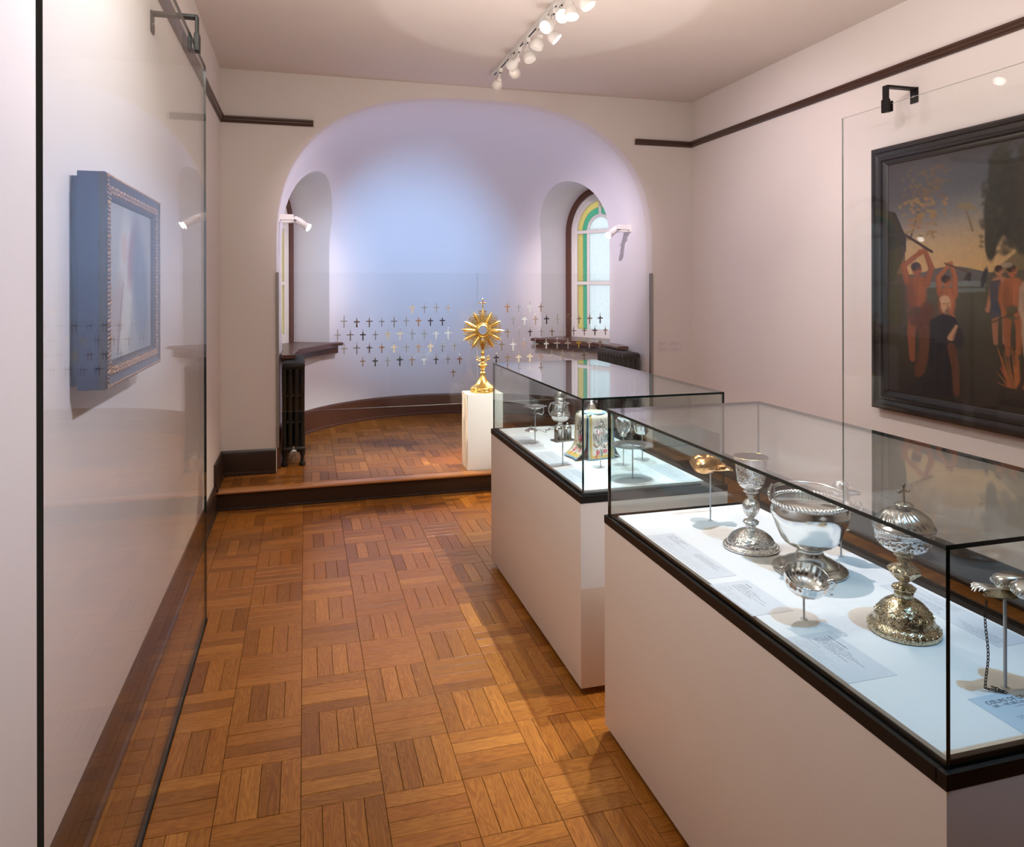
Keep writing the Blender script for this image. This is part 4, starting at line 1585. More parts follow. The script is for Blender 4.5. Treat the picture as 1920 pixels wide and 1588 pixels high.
for k in range(27):
    cpts.append(Vector((-.050, -.008 + .004 * math.sin(k * .3), -.004 - k * .0072)))
e0 = cpts[-1]
for k in range(1, 7):
    cpts.append(e0 + Vector((.0055 * k, -.003 * k, -.001 if k < 3 else -.0018)))
e1 = cpts[-1]
for k in range(1, 5):
    cpts.append(e1 + Vector((-.003 * k, .006 * k, .0)))
for k in range(len(cpts) - 1):
    a, b = cpts[k], cpts[k + 1]
    c_ = (a + b) / 2
    d = (b - a).normalized()
    s1 = d.cross(Vector((0, 1, 0.3))).normalized()
    s2 = s1.cross(d)
    n_ = s1 if k % 2 else s2
    mb.tube([c_ + d * .0052 * math.cos(q) + n_ * .0026 * math.sin(q) for q in [2 * PI * i / 8 for i in range(8)]], .0009, 5, closed=True)
tag(mb.build('chain', M['iron'], t, smooth=60), 'dark fine-linked chain')

# ------------------------------------------------------------------ objects in the far case
stand(1.202, 3.808, .188, 'thin grey rod stand under the silver dish at the left of the far case', r=.003, cup=.012)
t = thing('silver_dish', 'small lobed silver dish with a scroll bracket on a rod, left in far case', 'dish', (1.204, 3.808, ZD + .189), math.radians(-15))
pr = [(.010, 0), (.028, .003), (.044, .010), (.058, .014), (.060, .016), (.044, .014), (.026, .007), (.001, .004)]
MB().lathe(catmull(pr, 3), 60, 0, None, lambda a, z, r, k: (r * (1 + .06 * math.cos(6 * a)), z)).build('dish_body', M['silver'], t, smooth=60)
mb = MB()
mb.tube([(.0, 0, -.002), (-.010, 0, -.018), (.0, 0, -.034), (.012, 0, -.022), (.034, 0, -.032), (.046, 0, -.016), (.044, 0, .010)], .0022, 6)
mb.tube([(.040, 0, .014), (.010, -.012, .024), (-.02, -.006, .022), (-.03, .006, .016)], .002, 6)
mb.build('scroll_bracket', M['silver'], t, smooth=60)

t = thing('shell_lid', 'small silver shell lid lying on the deck at the far left of the far case', 'lid', (1.285, 4.150, ZD))
pr = [(.034, 0), (.036, .003), (.028, .010), (.016, .016), (.006, .020), (.005, .026), (.007, .030), (.001, .033)]
MB().lathe(catmull(pr, 3), 40, 0, None, lambda a, z, r, k: (r * (1 + .08 * math.cos(9 * a) * (1 if z < .02 else 0)), z)).build('shell', M['chased'], t, smooth=60)
mb = MB()
cp = []
for k in range(46):
    u = k / 45
    cp.append(Vector((.045 + .15 * u, -.045 * math.sin(u * 9.5) * (1 - .3 * u) - .05 * u + .02 * math.cos(23 * u), .003 + .0015 * math.sin(31 * u))))
for k in range(len(cp) - 1):
    a, b = cp[k], cp[k + 1]
    c_, d = (a + b) / 2, (b - a).normalized()
    s1 = d.cross(Vector((0, 0, 1))).normalized()
    n_ = s1 if k % 2 else Vector((0, 0, 1))
    mb.tube([c_ + d * .0055 * math.cos(q) + n_ * .003 * math.sin(q) for q in [2 * PI * i / 8 for i in range(8)]], .0011, 5, closed=True)
tag(tag(mb.build('censer_chain', M['oldsilver'], None, (1.285, 4.150, ZD), smooth=60)), 'heap of fine silver chain lying on the deck beside the censer', 'chain')

t = thing('censer', 'tall pierced silver censer with a domed top at the back of the far case', 'censer', (1.497, 4.235, ZD))
pr = [(.032, 0), (.034, .003), (.024, .009), (.016, .016), (.020, .024), (.046, .040), (.060, .060), (.062, .074), (.056, .082)]
MB().lathe(catmull(pr, 3), 48, 0, None, lambda a, z, r, k: (r * (1 + .05 * math.cos(6 * a) * (1 if z > .03 else 0)), z)).build('bowl_body', M['silver'], t, smooth=50)
pr = [(.056, .083), (.058, .087), (.050, .092), (.048, .132), (.054, .136), (.058, .142), (.052, .146), (.036, .150), (.034, .168), (.040, .172), (.036, .178), (.034, .196), (.028, .212), (.014, .222), (.006, .226), (.008, .232), (.001, .238)]
MB().lathe(catmull(pr, 3), 48, 0, None, lambda a, z, r, k: (r * (1 + (.07 * math.sin(12 * a) * math.sin(z * 300) if (.094 < z < .13 or .178 < z < .21) else 0)), z)).build('pierced_cover', M['chased'], t, smooth=50)
for k in range(3):
    a = 2 * PI * k / 3 + .5
    x, y = math.cos(a), math.sin(a)
    MB().tube([(.060 * x, .060 * y, .070), (.072 * x, .072 * y, .088), (.070 * x, .070 * y, .11), (.058 * x, .058 * y, .14)], [.004, .005, .004, .005], 8).build('chain_lug', M['silver'], t, smooth=60)

stand(1.185, 3.317, .116, 'thin rod stand with a square foot under the pair of cruets', r=.0028, cup=.010)
t = thing('cruet_tray', 'small silver tray on a rod holding the two cylindrical cruets', 'tray', (1.185, 3.317, ZD + .1165), math.radians(12))
MB().box(-.052, .052, -.030, .030, 0, .004, 0, .0015).build('plate', M['oldsilver'], t)
mb = MB()
mb.tube([(x, y, .006) for x, y in ((-.050, -.028), (.050, -.028), (.050, .028), (-.050, .028))], .002, 6, closed=True)
mb.build('raised_edge', M['oldsilver'], t, smooth=50)
for k in range(2):
    cx = 1.185 + (-.024, .026)[k] * math.cos(.2)
    t = thing('cruet', ('silver cylindrical cruet on the small tray, nearer the silver dish', 'silver cylindrical cruet on the small tray, nearer the embroidered veil')[k], 'cruet',
              (cx, 3.317 + (-.024, .026)[k] * math.sin(.2), ZD + .1205), group='cruets on the small tray')
    MB().lathe([(.021, 0), (.0215, .003), (.020, .006), (.020, .052), (.0215, .055), (.018, .060)], 28).build('cruet_body', M['oldsilver'], t, smooth=40)
    MB().lathe(catmull([(.019, .060), (.017, .066), (.008, .070), (.004, .073), (.006, .077), (.001, .081)], 3), 24).build('lid', M['silver'], t, smooth=50)

# obelisk-like covered vessel far back
t = thing('covered_vessel', 'silver vessel with a faceted pyramid lid behind the embroidered veil', 'vessel', (1.655, 4.12, ZD))
pr = [(.040, 0), (.042, .004), (.030, .010), (.016, .022), (.014, .04), (.030, .060), (.040, .085), (.038, .10)]
MB().lathe(catmull(pr, 3), 40).build('vessel_body', M['oldsilver'], t, smooth=50)
MB().lathe([(.036, .101), (.038, .106), (.030, .122), (.018, .148), (.010, .158), (.012, .166), (.001, .178)], 8).build('faceted_lid', M['silver'], t)


# ---- flat pictures and textiles are painted on a fine grid of coloured quads
class Canvas:
    def __init__(s, w, h, bg):
        s.w, s.h = w, h
        s.a = np.empty((h, w, 3), np.float32)
        s.a[:] = bg
        s.Y, s.X = np.mgrid[0:h, 0:w].astype(np.float32)
        s.X = (s.X + .5) / w
        s.Y = (s.Y + .5) / h
        s.n = [np.kron(RNG.random((h // q + 1, w // q + 1)), np.ones((q, q)))[:h, :w] for q in (6, 3)]

    def put(s, m, c, al=1.):
        m = np.clip(m, 0, 1)[..., None] * al
        s.a[:] = s.a * (1 - m) + np.array(c, np.float32) * m

    def ell(s, cx, cy, rx, ry, c, rot=0., soft=.12, al=1., shade=None):
        ct, st = math.cos(rot), math.sin(rot)
        dx, dy = s.X - cx, s.Y - cy
        u, v = (dx * ct + dy * st) / rx, (-dx * st + dy * ct) / ry
        d = np.sqrt(u * u + v * v)
        s.put((1 - d) / soft + .5, c, al)

    def line(s, pts, w0, w1, c, soft=.35, al=1.):
        for k in range(len(pts) - 1):
            (x0, y0), (x1, y1) = pts[k], pts[k + 1]
            n = len(pts) - 1
            wa, wb = w0 + (w1 - w0) * k / n, w0 + (w1 - w0) * (k + 1) / n
            dx, dy = x1 - x0, y1 - y0
            t = np.clip(((s.X - x0) * dx + (s.Y - y0) * dy) / max(1e-9, dx * dx + dy * dy), 0, 1)
            d = np.hypot(s.X - x0 - t * dx, s.Y - y0 - t * dy)
            w = wa + (wb - wa) * t
            s.put((1 - d / np.maximum(w, 1e-5)) / soft + .5, c, al)

    def poly(s, pts, c, al=1.):
        ins = np.zeros(s.X.shape, bool)
        n = len(pts)
        for i in range(n):
            (x0, y0), (x1, y1) = pts[i], pts[(i + 1) % n]
            cond = (y0 > s.Y) != (y1 > s.Y)
            with np.errstate(divide='ignore', invalid='ignore'):
                xi = (x1 - x0) * (s.Y - y0) / (y1 - y0 + 1e-12) + x0
            ins ^= cond & (s.X < xi)
        s.put(ins.astype(np.float32), c, al)

    def grid(s, name, fn, mat, parent=None, th=None):
        """fn(u, v) -> point; u to the right, v down."""
        h, w = s.h, s.w
        vs = [fn(i / w, j / h) for j in range(h + 1) for i in range(w + 1)]
        idx = np.arange((h + 1) * (w + 1)).reshape(h + 1, w + 1)
        fs = np.stack([idx[:-1, :-1], idx[1:, :-1], idx[1:, 1:], idx[:-1, 1:]], -1).reshape(-1, 4)
        me = bpy.data.meshes.new(name)
        me.from_pydata(vs, [], fs.tolist())
        ca_ = me.color_attributes.new('Col', 'FLOAT_COLOR', 'POINT')
        pa = np.pad(s.a, ((0, 1), (0, 1), (0, 0)), mode='edge')
        pb = np.pad(s.a, ((1, 0), (1, 0), (0, 0)), mode='edge')
        col = np.ones(((h + 1) * (w + 1), 4), np.float32)
        col[:, :3] = ((pa + pb) / 2).reshape(-1, 3)
        ca_.data.foreach_set('color', col.ravel())
        me.materials.append(mat)
        me.polygons.foreach_set('use_smooth', [True] * (h * w))
        return link(name, me, parent)


def lin(r, g, b):
    f = lambda c: (c / 255 / 12.92) if c <= 10 else ((c / 255 + .055) / 1.055) ** 2.4
    return (f(r), f(g), f(b))


# embroidered veil: four hanging panels from a flat top, corners open to a red lining
def veil_panel(front):
    cv = Canvas(96, 150, lin(226, 220, 208))
    for m_, c in ((.15, lin(222, 186, 96)), (.045, lin(120, 170, 196))):
        e = np.minimum(np.minimum(cv.X, 1 - cv.X) * 1.0, np.minimum(1 - cv.Y, cv.Y + .2) * 1.6)
        cv.put((e < m_).astype(np.float32), c)
    e = np.minimum(cv.X, 1 - cv.X)
    cv.put(((e > .085) & (e < .10)).astype(np.float32), lin(120, 150, 150))
    g1, g2, g3 = lin(52, 84, 62), lin(86, 116, 66), lin(46, 66, 84)
    cv.line([(.52, .92), (.50, .6), (.52, .3)], .022, .012, g2)
    for (x, y, dx, dy, c) in ((.5, .62, -.20, -.16, g1), (.5, .60, .20, -.18, g1), (.5, .5, -.22, -.2, g3), (.5, .48, .18, -.22, g3), (.5, .38, -.12, -.2, g1), (.5, .38, .12, -.16, g2),
                              (.5, .76, -.22, -.02, g2), (.5, .78, .20, -.04, g2), (.5, .3, .02, -.16, g1)):
        cv.line([(x, y), (x + dx * .6, y + dy * .5), (x + dx, y + dy)], .030, .010, c)
    for (x, y, r, c) in ((.50, .60, .13, lin(206, 64, 92)), (.46, .57, .06, lin(232, 150, 160)), (.54, .63, .05, lin(170, 36, 60)), (.36, .84, .075, lin(206, 70, 96)), (.66, .83, .075, lin(206, 70, 96)),
                         (.36, .84, .03, lin(240, 190, 190)), (.66, .83, .03, lin(240, 190, 190)), (.56, .24, .07, lin(44, 58, 74)), (.70, .38, .055, lin(62, 82, 60)), (.30, .33, .05, lin(104, 52, 58)),
                         (.24, .68, .05, lin(214, 150, 70)), (.76, .70, .04, lin(214, 150, 70))):
        cv.ell(x, y, r, r * .62, c)
    cv.line([(.36, .86), (.28, .93), (.30, .97)], .026, .016, lin(206, 70, 96))
    for k in range(26):
        x, y = RNG.uniform(.2, .8), RNG.uniform(.15, .9)
        cv.ell(x, y, RNG.uniform(.015, .04), RNG.uniform(.012, .03), [g1, g2, g3, lin(196, 120, 70), lin(150, 60, 80)][int(RNG.integers(0, 5))], RNG.uniform(-1.5, 1.5), .4, .8)
    return cv


vx, vy, vz = 1.400, 3.450, ZD
t = thing('ciborium_veil', 'embroidered silk veil with flowers and blue and gold borders in the far case', 'veil', (vx, vy, vz), math.radians(4))
HW, HT = .066, .222


def panel_fn(rot, flare, hw, hd):
    R_ = Matrix.Rotation(rot, 4, 'Z')

    def f(u, v):
        # v: 0 top edge .. 1 hem; rounded shoulder then hanging, flaring at the hem
        x = (u - .5) * 2 * hw * (1 + .10 * v)
        if v < .16:
            a = v / .16 * PI / 2
            y, z = -(hd - .03) - .03 * math.sin(a), HT - .03 + .03 * math.cos(a)
        else:
            q = (v - .16) / .84
            z = (HT - .03) * (1 - q) + .0015
            y = -hd - .006 * q
            if q > .6:
                w_ = (q - .6) / .4
                y -= flare * w_ ** 2
                z += flare * .12 * w_ ** 3
        y -= .004 * math.sin(u * PI * 2.2) * v
        p = R_ @ Vector((x, y, z))
        return tuple(p)
    return f


for rot, fl, nm in ((0, .006, 1), (-PI / 2, .055, 0), (PI / 2, .03, 0), (PI, .01, 0)):
    ob = veil_panel(nm).grid('veil_panel', panel_fn(rot, fl, HW, .074), M['cloth'], t)
    sd = ob.modifiers.new('s', 'SOLIDIFY')
    sd.thickness = .002
cv = Canvas(40, 40, lin(226, 214, 190))
cv.ell(.5, .5, .30, .30, lin(214, 190, 130))
cv.ell(.5, .5, .2, .2, lin(226, 218, 206))
cv.ell(.5, .5, .10, .10, lin(196, 150, 90))
cv.put((np.hypot(cv.X - .5, cv.Y - .5) > .43).astype(np.float32), lin(130, 176, 200))


def top_fn(u, v):
    x, y = (u - .5) * 2, (v - .5) * 2
    r = max(abs(x), abs(y))
    if r > 0:
        l = math.hypot(x, y)
        x, y = x * r / l, y * r / l
    return (x * .064, -y * .064, HT + .006 * (1 - r ** 4))


ob = cv.grid('veil_top', top_fn, M['cloth'], t)
sd = ob.modifiers.new('s', 'SOLIDIFY')
sd.thickness = .002
MB().lathe([(.060, .001), (.072, .004), (.064, .05), (.058, .12), (.056, .19), (.050, .214)], 24, 0, None, lambda a, z, r, k: (r * (1 + .05 * math.cos(4 * a)), z)).build('red_lining', M['redlining'], t, smooth=50)

# paten, crystal vessels, wine cup
stand(1.401, 3.001, .138, 'thin grey rod stand under the round silver paten', r=.003, cup=.02)
t = thing('paten', 'round silver paten with an engraved centre on a rod in the far case', 'paten', (1.398, 3.001, ZD + .139))
pr = [(.02, 0), (.045, .001), (.052, .004), (.078, .008), (.0935, .010), (.0935, .0125), (.078, .010), (.054, .0062), (.048, .0035), (.001, .003)]
MB().lathe(pr, 64).build('plate_body', M['silver'], t, smooth=40)
MB().lathe([(.058, .0080), (.050, .0088), (.001, .0090)], 48, 0, None, lambda a, z, r, k: (r, z + .0006 * math.sin(12 * a))).build('engraved_centre', M['chased'], t, smooth=40)


def crystal(x, y, h, name, label, prof, nf, lid=None):
    stand(x, y, h, 'thin grey rod stand under the ' + label[1], r=.0026, cup=.012)
    t = thing(name, label[0], 'crystal vessel', (x, y, ZD + h + .0005))
    MB().lathe(catmull(prof, 3), nf * 2, 0, None, lambda a, z, r, k: (r * (1 + .05 * math.cos(nf * a) * (1 if 0.01 < z < prof[-1][1] * .8 else 0)), z)).build('crystal_body', M['crystal'], t, smooth=25)
    if lid:
        MB().lathe(catmull(lid, 3), 24).build('silver_mount', M['silver'], t, smooth=50)


crystal(1.346, 3.238, .088, 'crystal_flask', ('faceted cut crystal flask with a silver foot, in front of the embroidered veil', 'crystal flask before the veil'),
        [(.018, .012), (.028, .022), (.034, .045), (.034, .068), (.026, .088), (.014, .100), (.011, .112), (.016, .120)], 12, [(.026, 0), (.028, .004), (.022, .010), (.014, .013)])
crystal(1.463, 3.237, .140, 'crystal_goblet', ('rounded cut crystal vessel on a rod between the flask and the silver cup', 'rounded crystal vessel'),
        [(.012, .008), (.020, .014), (.030, .034), (.036, .056), (.034, .076), (.026, .088)], 14, [(.018, 0), (.020, .003), (.014, .009)])
stand(1.597, 3.31, .126, 'thin grey rod stand under the small silver wine cup', r=.003, cup=.012)
t = thing('wine_cup', 'small polished silver wine cup on a rod at the wall side of the far case', 'cup', (1.594, 3.31, ZD + .1265))
pr = [(.008, 0), (.024, .003), (.033, .014), (.036, .030), (.038, .046), (.0365, .046), (.034, .030), (.031, .016), (.022, .006), (.001, .005)]
MB().lathe(catmull(pr, 3), 40).build('cup_body', M['silver'], t, smooth=60)
MB().tube([(.036, 0, .040), (.050, 0, .040), (.052, 0, .028), (.040, 0, .022)], .0024, 6).build('handle', M['silver'], t, smooth=60)

# ------------------------------------------------------------------ pictures
# left: deep dark case with a carved gilt frame, seen edge-on behind the glass screen
py0, py1, pz0, pz1 = 2.405, 3.225, 1.397, 2.040
t = thing('gilt_picture', 'deep-cased picture in a carved gilt frame on the left wall behind glass', 'picture', (XL, py0, pz0))
LY, LZ = py1 - py0, pz1 - pz0
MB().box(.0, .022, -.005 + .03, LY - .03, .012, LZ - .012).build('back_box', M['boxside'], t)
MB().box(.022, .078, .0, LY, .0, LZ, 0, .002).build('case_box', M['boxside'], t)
mb = MB()
fw = .075
for k in range(4):
    a = (0, 0), (LY, 0), (LY, LZ), (0, LZ)
    (ya, za), (yb, zb) = a[k], a[(k + 1) % 4]
    cy_, cz_ = LY / 2, LZ / 2
    fp = [(0, .078), (0, .096), (.010, .104), (.022, .098), (.034, .094), (.046, .100), (.058, .096), (.070, .084), (.075, .078)]
    vs = []
    for (yy, zz) in ((ya, za), (yb, zb)):
        sy, sz = (1 if yy < cy_ else -1), (1 if zz < cz_ else -1)
        for d, x in fp:
            vs.append((x, yy + sy * d, zz + sz * d))
    n_ = len(fp)
    mb.add(vs, [(i, i + 1, n_ + i + 1, n_ + i) for i in range(n_ - 1)] + [(n_ - 1, 0, n_, 2 * n_ - 1)])
fr = mb.build('carved_frame', M['dark'], t, smooth=30)
mb = MB()
step = .0125
for k in range(4):
    (ya, za), (yb, zb) = ((0, 0), (LY, 0), (LY, LZ), (0, LZ))[k], ((LY, 0), (LY, LZ), (0, LZ), (0, 0))[k]
    n_ = int(math.hypot(yb - ya, zb - za) / step)
    for i in range(n_ + 1):
        u = i / n_
        yy, zz = ya + (yb - ya) * u, za + (zb - za) * u
        for d, x, r in ((.008, .1025, .0052), (.041, .0985, .0062), (.052, .0975, .0058)):
            d = d + (.004 if (i % 3 == 0 and d > .03) else 0)
            qy = min(max(yy, d), LY - d)
            qz = min(max(zz, d), LZ - d)
            xf = Matrix.Translation((x, qy, qz)) @ Matrix.Rotation((i % 4 - 1.5) * .6 + (.8 if d > .045 else 0), 4, 'X') @ Matrix.Diagonal((.6, 1.5 if i % 2 else .9, .75, 1))
            mbo = MB().ball((0, 0, 0), r, 6, 4)
            mb.add(mbo.v, mbo.f, 0, xf)
mb.build('carved_ornament', M['giltframe'], fr, smooth=70)
cv = Canvas(90, 70, lin(150, 150, 150))
cv.put(1 - cv.Y, lin(176, 172, 160), .6)
cv.ell(.38, .52, .14, .50, lin(196, 190, 176), .06, .5)
cv.ell(.36, .28, .06, .10, lin(200, 170, 150), 0, .5)
cv.ell(.55, .30, .10, .24, lin(150, 96, 96), .3, .6)
cv.ell(.74, .55, .18, .45, lin(96, 104, 116), -.2, .7)
cv.ell(.20, .70, .10, .25, lin(166, 150, 138), .3, .6)
cv.line([(.22, .95), (.30, .62), (.34, .5)], .012, .006, lin(120, 70, 70))
cv.grid('canvas', lambda u, v: (.080, fw + (LY - 2 * fw) * u, LZ - fw - (LZ - 2 * fw) * v), M['attr'], t)

# right: large painting in a black frame
fy0, fy1, fz0, fz1 = 1.75, 4.0, .907, 2.585
t = thing('large_painting', 'large dark oil painting of figures in a landscape in a black frame', 'painting', (XR, fy0, fz0))
LY, LZ = fy1 - fy0, fz1 - fz0
mb = MB()
fp = [(0, -.001), (0, -.058), (.012, -.066), (.030, -.066), (.036, -.058), (.060, -.052), (.066, -.060), (.082, -.060), (.090, -.046), (.112, -.040), (.118, -.034), (.118, -.001)]
for k in range(4):
    (ya, za), (yb, zb) = ((0, 0), (LY, 0), (LY, LZ), (0, LZ))[k], ((LY, 0), (LY, LZ), (0, LZ), (0, 0))[k]
    vs = []
    for (yy, zz) in ((ya, za), (yb, zb)):
        sy, sz = (1 if yy < LY / 2 else -1), (1 if zz < LZ / 2 else -1)
        for d, x in fp:
            vs.append((x, yy + sy * d, zz + sz * d))
    n_ = len(fp)
    mb.add(vs, [(n_ + i, n_ + (i + 1) % n_, (i + 1) % n_, i) for i in range(n_)])
mb.build('frame', M['frameblack'], t, smooth=30)
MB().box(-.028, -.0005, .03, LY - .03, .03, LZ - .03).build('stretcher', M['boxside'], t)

# the painted picture: generic landscape with figures, laid out on the canvas by (distance from left edge, height) in metres
CW, CH = LY - .236, LZ - .236
cv = Canvas(500, 396, lin(92, 84, 70))
HH = (-0.00877989, 1.55124e-05, 14.3316, -0.00296987, 0.00651114, -1.80163, -0.00175374, 3.09854e-06)


def q(px, py):
    d = HH[6] * px + HH[7] * py + 1
    s_, z = (HH[0] * px + HH[1] * py + HH[2]) / d, (HH[3] * px + HH[4] * py + HH[5]) / d
    return ((s_ - .118) / CW, (fz1 - .118 - z) / CH)


def el(px, py, rx, ry, c, rot=0, soft=.2, al=1.):
    x, y = q(px, py)
    x2, _ = q(px + rx, py)
    _, y2 = q(px, py + ry)
    cv.ell(x, y, abs(x2 - x), abs(y2 - y), c, rot, soft, al)


def ln(pts, w0, w1, c, al=1.):
    x, y = q(*pts[0])
    x2, _ = q(pts[0][0] + 1, pts[0][1])
    k = abs(x2 - x)
    cv.line([q(*p) for p in pts], w0 * k, w1 * k, c, .4, al)


def pg(pts, c, al=1.):
    cv.poly([q(*p) for p in pts], c, al)


S = lin
sky = np.array([S(74, 74, 78), S(96, 104, 112), S(134, 132, 126), S(196, 166, 120), S(214, 172, 112)])
yy = np.clip(cv.Y / .48 * 4, 0, 3.999)
i0 = yy.astype(int)
fr_ = (yy - i0)[..., None]
cv.a[:] = sky[i0] * (1 - fr_) + sky[np.minimum(i0 + 1, 4)] * fr_
cv.ell(.05, .05, .25, .2, S(70, 60, 56), 0, .9, .7)
cv.ell(.30, .10, .2, .06, S(88, 92, 98), .2, .9, .7)
hor = cv.Y - (.47 + .015 * np.sin(cv.X * 20))
cv.put((hor > 0).astype(np.float32), S(98, 96, 92))
cv.put(np.clip((cv.Y - .51) / .02, 0, 1), S(86, 84, 66))
cv.put(np.clip((cv.Y - .60) / .15, 0, 1), S(64, 58, 42))
cv.put(np.clip((cv.Y - .80) / .15, 0, 1), S(46, 36, 28))
cv.line([(.14, .53), (.30, .525), (.46, .53)], .012, .010, S(120, 128, 126))
cv.line([(.20, .555), (.36, .548)], .010, .006, S(110, 118, 114))
pg([(1840, 520), (1960, 420), (2100, 400), (2100, 560), (1840, 560)], S(84, 78, 50), .8)
# dark trees
for (x, y, rx, ry, c) in ((1868, 330, 24, 60, S(52, 52, 40)), (1858, 400, 22, 60, S(46, 47, 36)), (1890, 380, 26, 80, S(44, 44, 34)), (1925, 340, 30, 90, S(60, 54, 42)), (1980, 340, 60, 110, S(52, 48, 38)), (1925, 430, 40, 50, S(58, 56, 42)),
                          (1850, 450, 12, 40, S(58, 56, 38)), (2050, 360, 60, 120, S(50, 46, 36))):
    el(x, y, rx, ry, c, 0, .25)
for k in range(420):
    x, y = RNG.uniform(1832, 2080), RNG.uniform(262, 480)
    if x < 1850 and y < 330:
        continue
    g = RNG.uniform(.7, 1.5)
    el(x, y, RNG.uniform(3, 7), RNG.uniform(3, 8), tuple(c * g for c in S(56, 56, 42)), RNG.uniform(-1, 1), .8, .7)
# light-leaved sapling
ln([(1700, 448), (1716, 390), (1738, 355), (1748, 320)], 2.2, 1., S(92, 84, 66))
ln([(1716, 400), (1745, 385)], 1.3, .7, S(92, 84, 66))
for k in range(170):
    u = RNG.random()
    x, y = 1706 + 46 * u + RNG.normal(0, 22), 440 - 125 * u + RNG.normal(0, 18)
    if 1680 < x < 1776 and 308 < y < 452:
        el(x, y, RNG.uniform(3, 6), RNG.uniform(1.8, 3.2), tuple(c * RNG.uniform(.85, 1.15) for c in (S(150, 116, 62) if y > 370 else S(112, 92, 58))), RNG.uniform(-1.2, 1.2), .5, .85)
ln([(1816, 432), (1808, 405), (1803, 390)], 2.4, 1.4, S(130, 112, 76))
for a in range(9):
    an = a / 8 * PI * 1.2 - .3
    ln([(1803, 390), (1803 - 14 * math.cos(an), 388 - 10 * math.sin(an)), (1803 - 24 * math.cos(an), 396 - 8 * math.sin(an))], 1.8, .6, S(136, 120, 80))
# dark roof at the left edge
pg([(1655, 395), (1672, 398), (1692, 445), (1692, 470), (1655, 560)], S(46, 38, 30))
pg([(1655, 470), (1690, 460), (1690, 600), (1655, 640)], S(70, 56, 32), .8)
# generic figures, built of limbs
SK, SK2, SKD = S(160, 92, 54), S(178, 104, 60), S(104, 62, 40)


def figure(x, y, s_, skin, cloth, arms, legs=True, turn=1):
    el(x, y + 46 * s_, 17 * s_, 30 * s_, skin, 0, .3)
    el(x + 2 * s_, y + 26 * s_, 20 * s_, 14 * s_, skin, 0, .3)
    if legs:
        ln([(x - 6 * s_, y + 72 * s_), (x - 10 * s_, y + 115 * s_), (x - 8 * s_, y + 160 * s_)], 9 * s_, 5 * s_, tuple(c * .8 for c in skin))
        ln([(x + 8 * s_, y + 72 * s_), (x + 14 * s_, y + 112 * s_), (x + 12 * s_, y + 158 * s_)], 9 * s_, 5 * s_, tuple(c * .9 for c in skin))
        el(x + 1 * s_, y + 80 * s_, 16 * s_, 14 * s_, cloth, 0, .3)
    el(x, y, 9 * s_, 11.5 * s_, skin, 0, .25)
    el(x - 2 * s_, y - 5 * s_, 9 * s_, 8 * s_, S(50, 36, 30), 0, .3)
    for pts in arms:
        ln([(x + a * s_, y + b * s_) for a, b in pts], 6.5 * s_, 4.2 * s_, tuple(c * .82 for c in skin))
        ln([(x + a * s_ + 1.2, y + b * s_ - 1) for a, b in pts], 3.6 * s_, 2.2 * s_, tuple(c * 1.1 for c in skin), .7)
        el(x + pts[-1][0] * s_, y + pts[-1][1] * s_, 5 * s_, 6 * s_, skin, 0, .4)
    dk, hi = tuple(c * .45 for c in skin), tuple(c * 1.25 for c in skin)
    el(x - 11 * s_, y + 48 * s_, 9 * s_, 28 * s_, dk, 0, .9, .55)
    el(x + 6 * s_, y + 36 * s_, 8 * s_, 12 * s_, hi, 0, .9, .5)
    el(x + 5 * s_, y + 58 * s_, 6 * s_, 10 * s_, hi, 0, .9, .3)
    ln([(x, y + 24 * s_), (x - 1 * s_, y + 66 * s_)], 1.1 * s_, .8 * s_, dk, .5)
    el(x + 3 * s_, y + 2 * s_, 4.5 * s_, 6 * s_, hi, 0, .8, .4)
    ln([(x + 1 * s_, y - 1 * s_), (x + 7 * s_, y - 1 * s_)], .8 * s_, .8 * s_, S(40, 26, 20), .7)
    ln([(x + 2 * s_, y + 6 * s_), (x + 6 * s_, y + 6 * s_)], .7 * s_, .6 * s_, S(70, 30, 24), .7)


figure(1712, 505, 1.05, SK, S(90, 70, 50), [[(-16, 24), (-24, -6), (6, -30)], [(18, 24), (26, -2), (14, -34)]])
ln([(1690, 440), (1740, 472)], 2.4, 2.4, S(66, 46, 34))
figure(1768, 528, .92, SK2, S(96, 76, 56), [[(-14, 24), (-18, -8), (4, -34)], [(16, 24), (16, -10), (8, -36)]])
ln([(1765, 494), (1812, 512)], 2., 2., S(96, 68, 44))
pg([(1806, 512), (1814, 510), (1812, 528), (1800, 524)], S(54, 46, 44))
el(1732, 585, 14, 18, SKD, 0, .4)
ln([(1722, 600), (1728, 650), (1716, 700)], 12, 9, SKD)
el(1706, 600, 9, 11, SKD, 0, .4)
# kneeling figure in a dark robe
pg([(1737, 600), (1760, 588), (1784, 596), (1797, 625), (1800, 646), (1786, 652), (1782, 700), (1790, 742), (1705, 740), (1694, 730), (1732, 695), (1736, 640)], S(30, 28, 31))
el(1790, 640, 11, 14, S(34, 31, 34), 0, .3)
el(1766, 572, 9.5, 16, S(206, 160, 118), 0, .2)
el(1764, 562, 9.5, 8, S(214, 172, 132), 0, .3)
el(1771, 580, 3.5, 6, S(168, 116, 84), 0, .6)
ln([(1775, 634), (1786, 612)], 6, 3, S(200, 150, 112))
ln([(1779, 634), (1788, 614)], .9, .7, S(110, 70, 48))
for ex in (1763, 1770):
    ln([(ex - 2.2, 569), (ex + 2.2, 569.5)], .9, .8, S(66, 40, 30), .9)
ln([(1768, 570), (1769.5, 577)], .8, .8, S(150, 100, 72), .8)
ln([(1765.5, 582), (1771, 582)], .8, .7, S(96, 44, 36), .9)
el(1768, 586, 5, 4.5, S(120, 92, 72), 0, .6, .8)
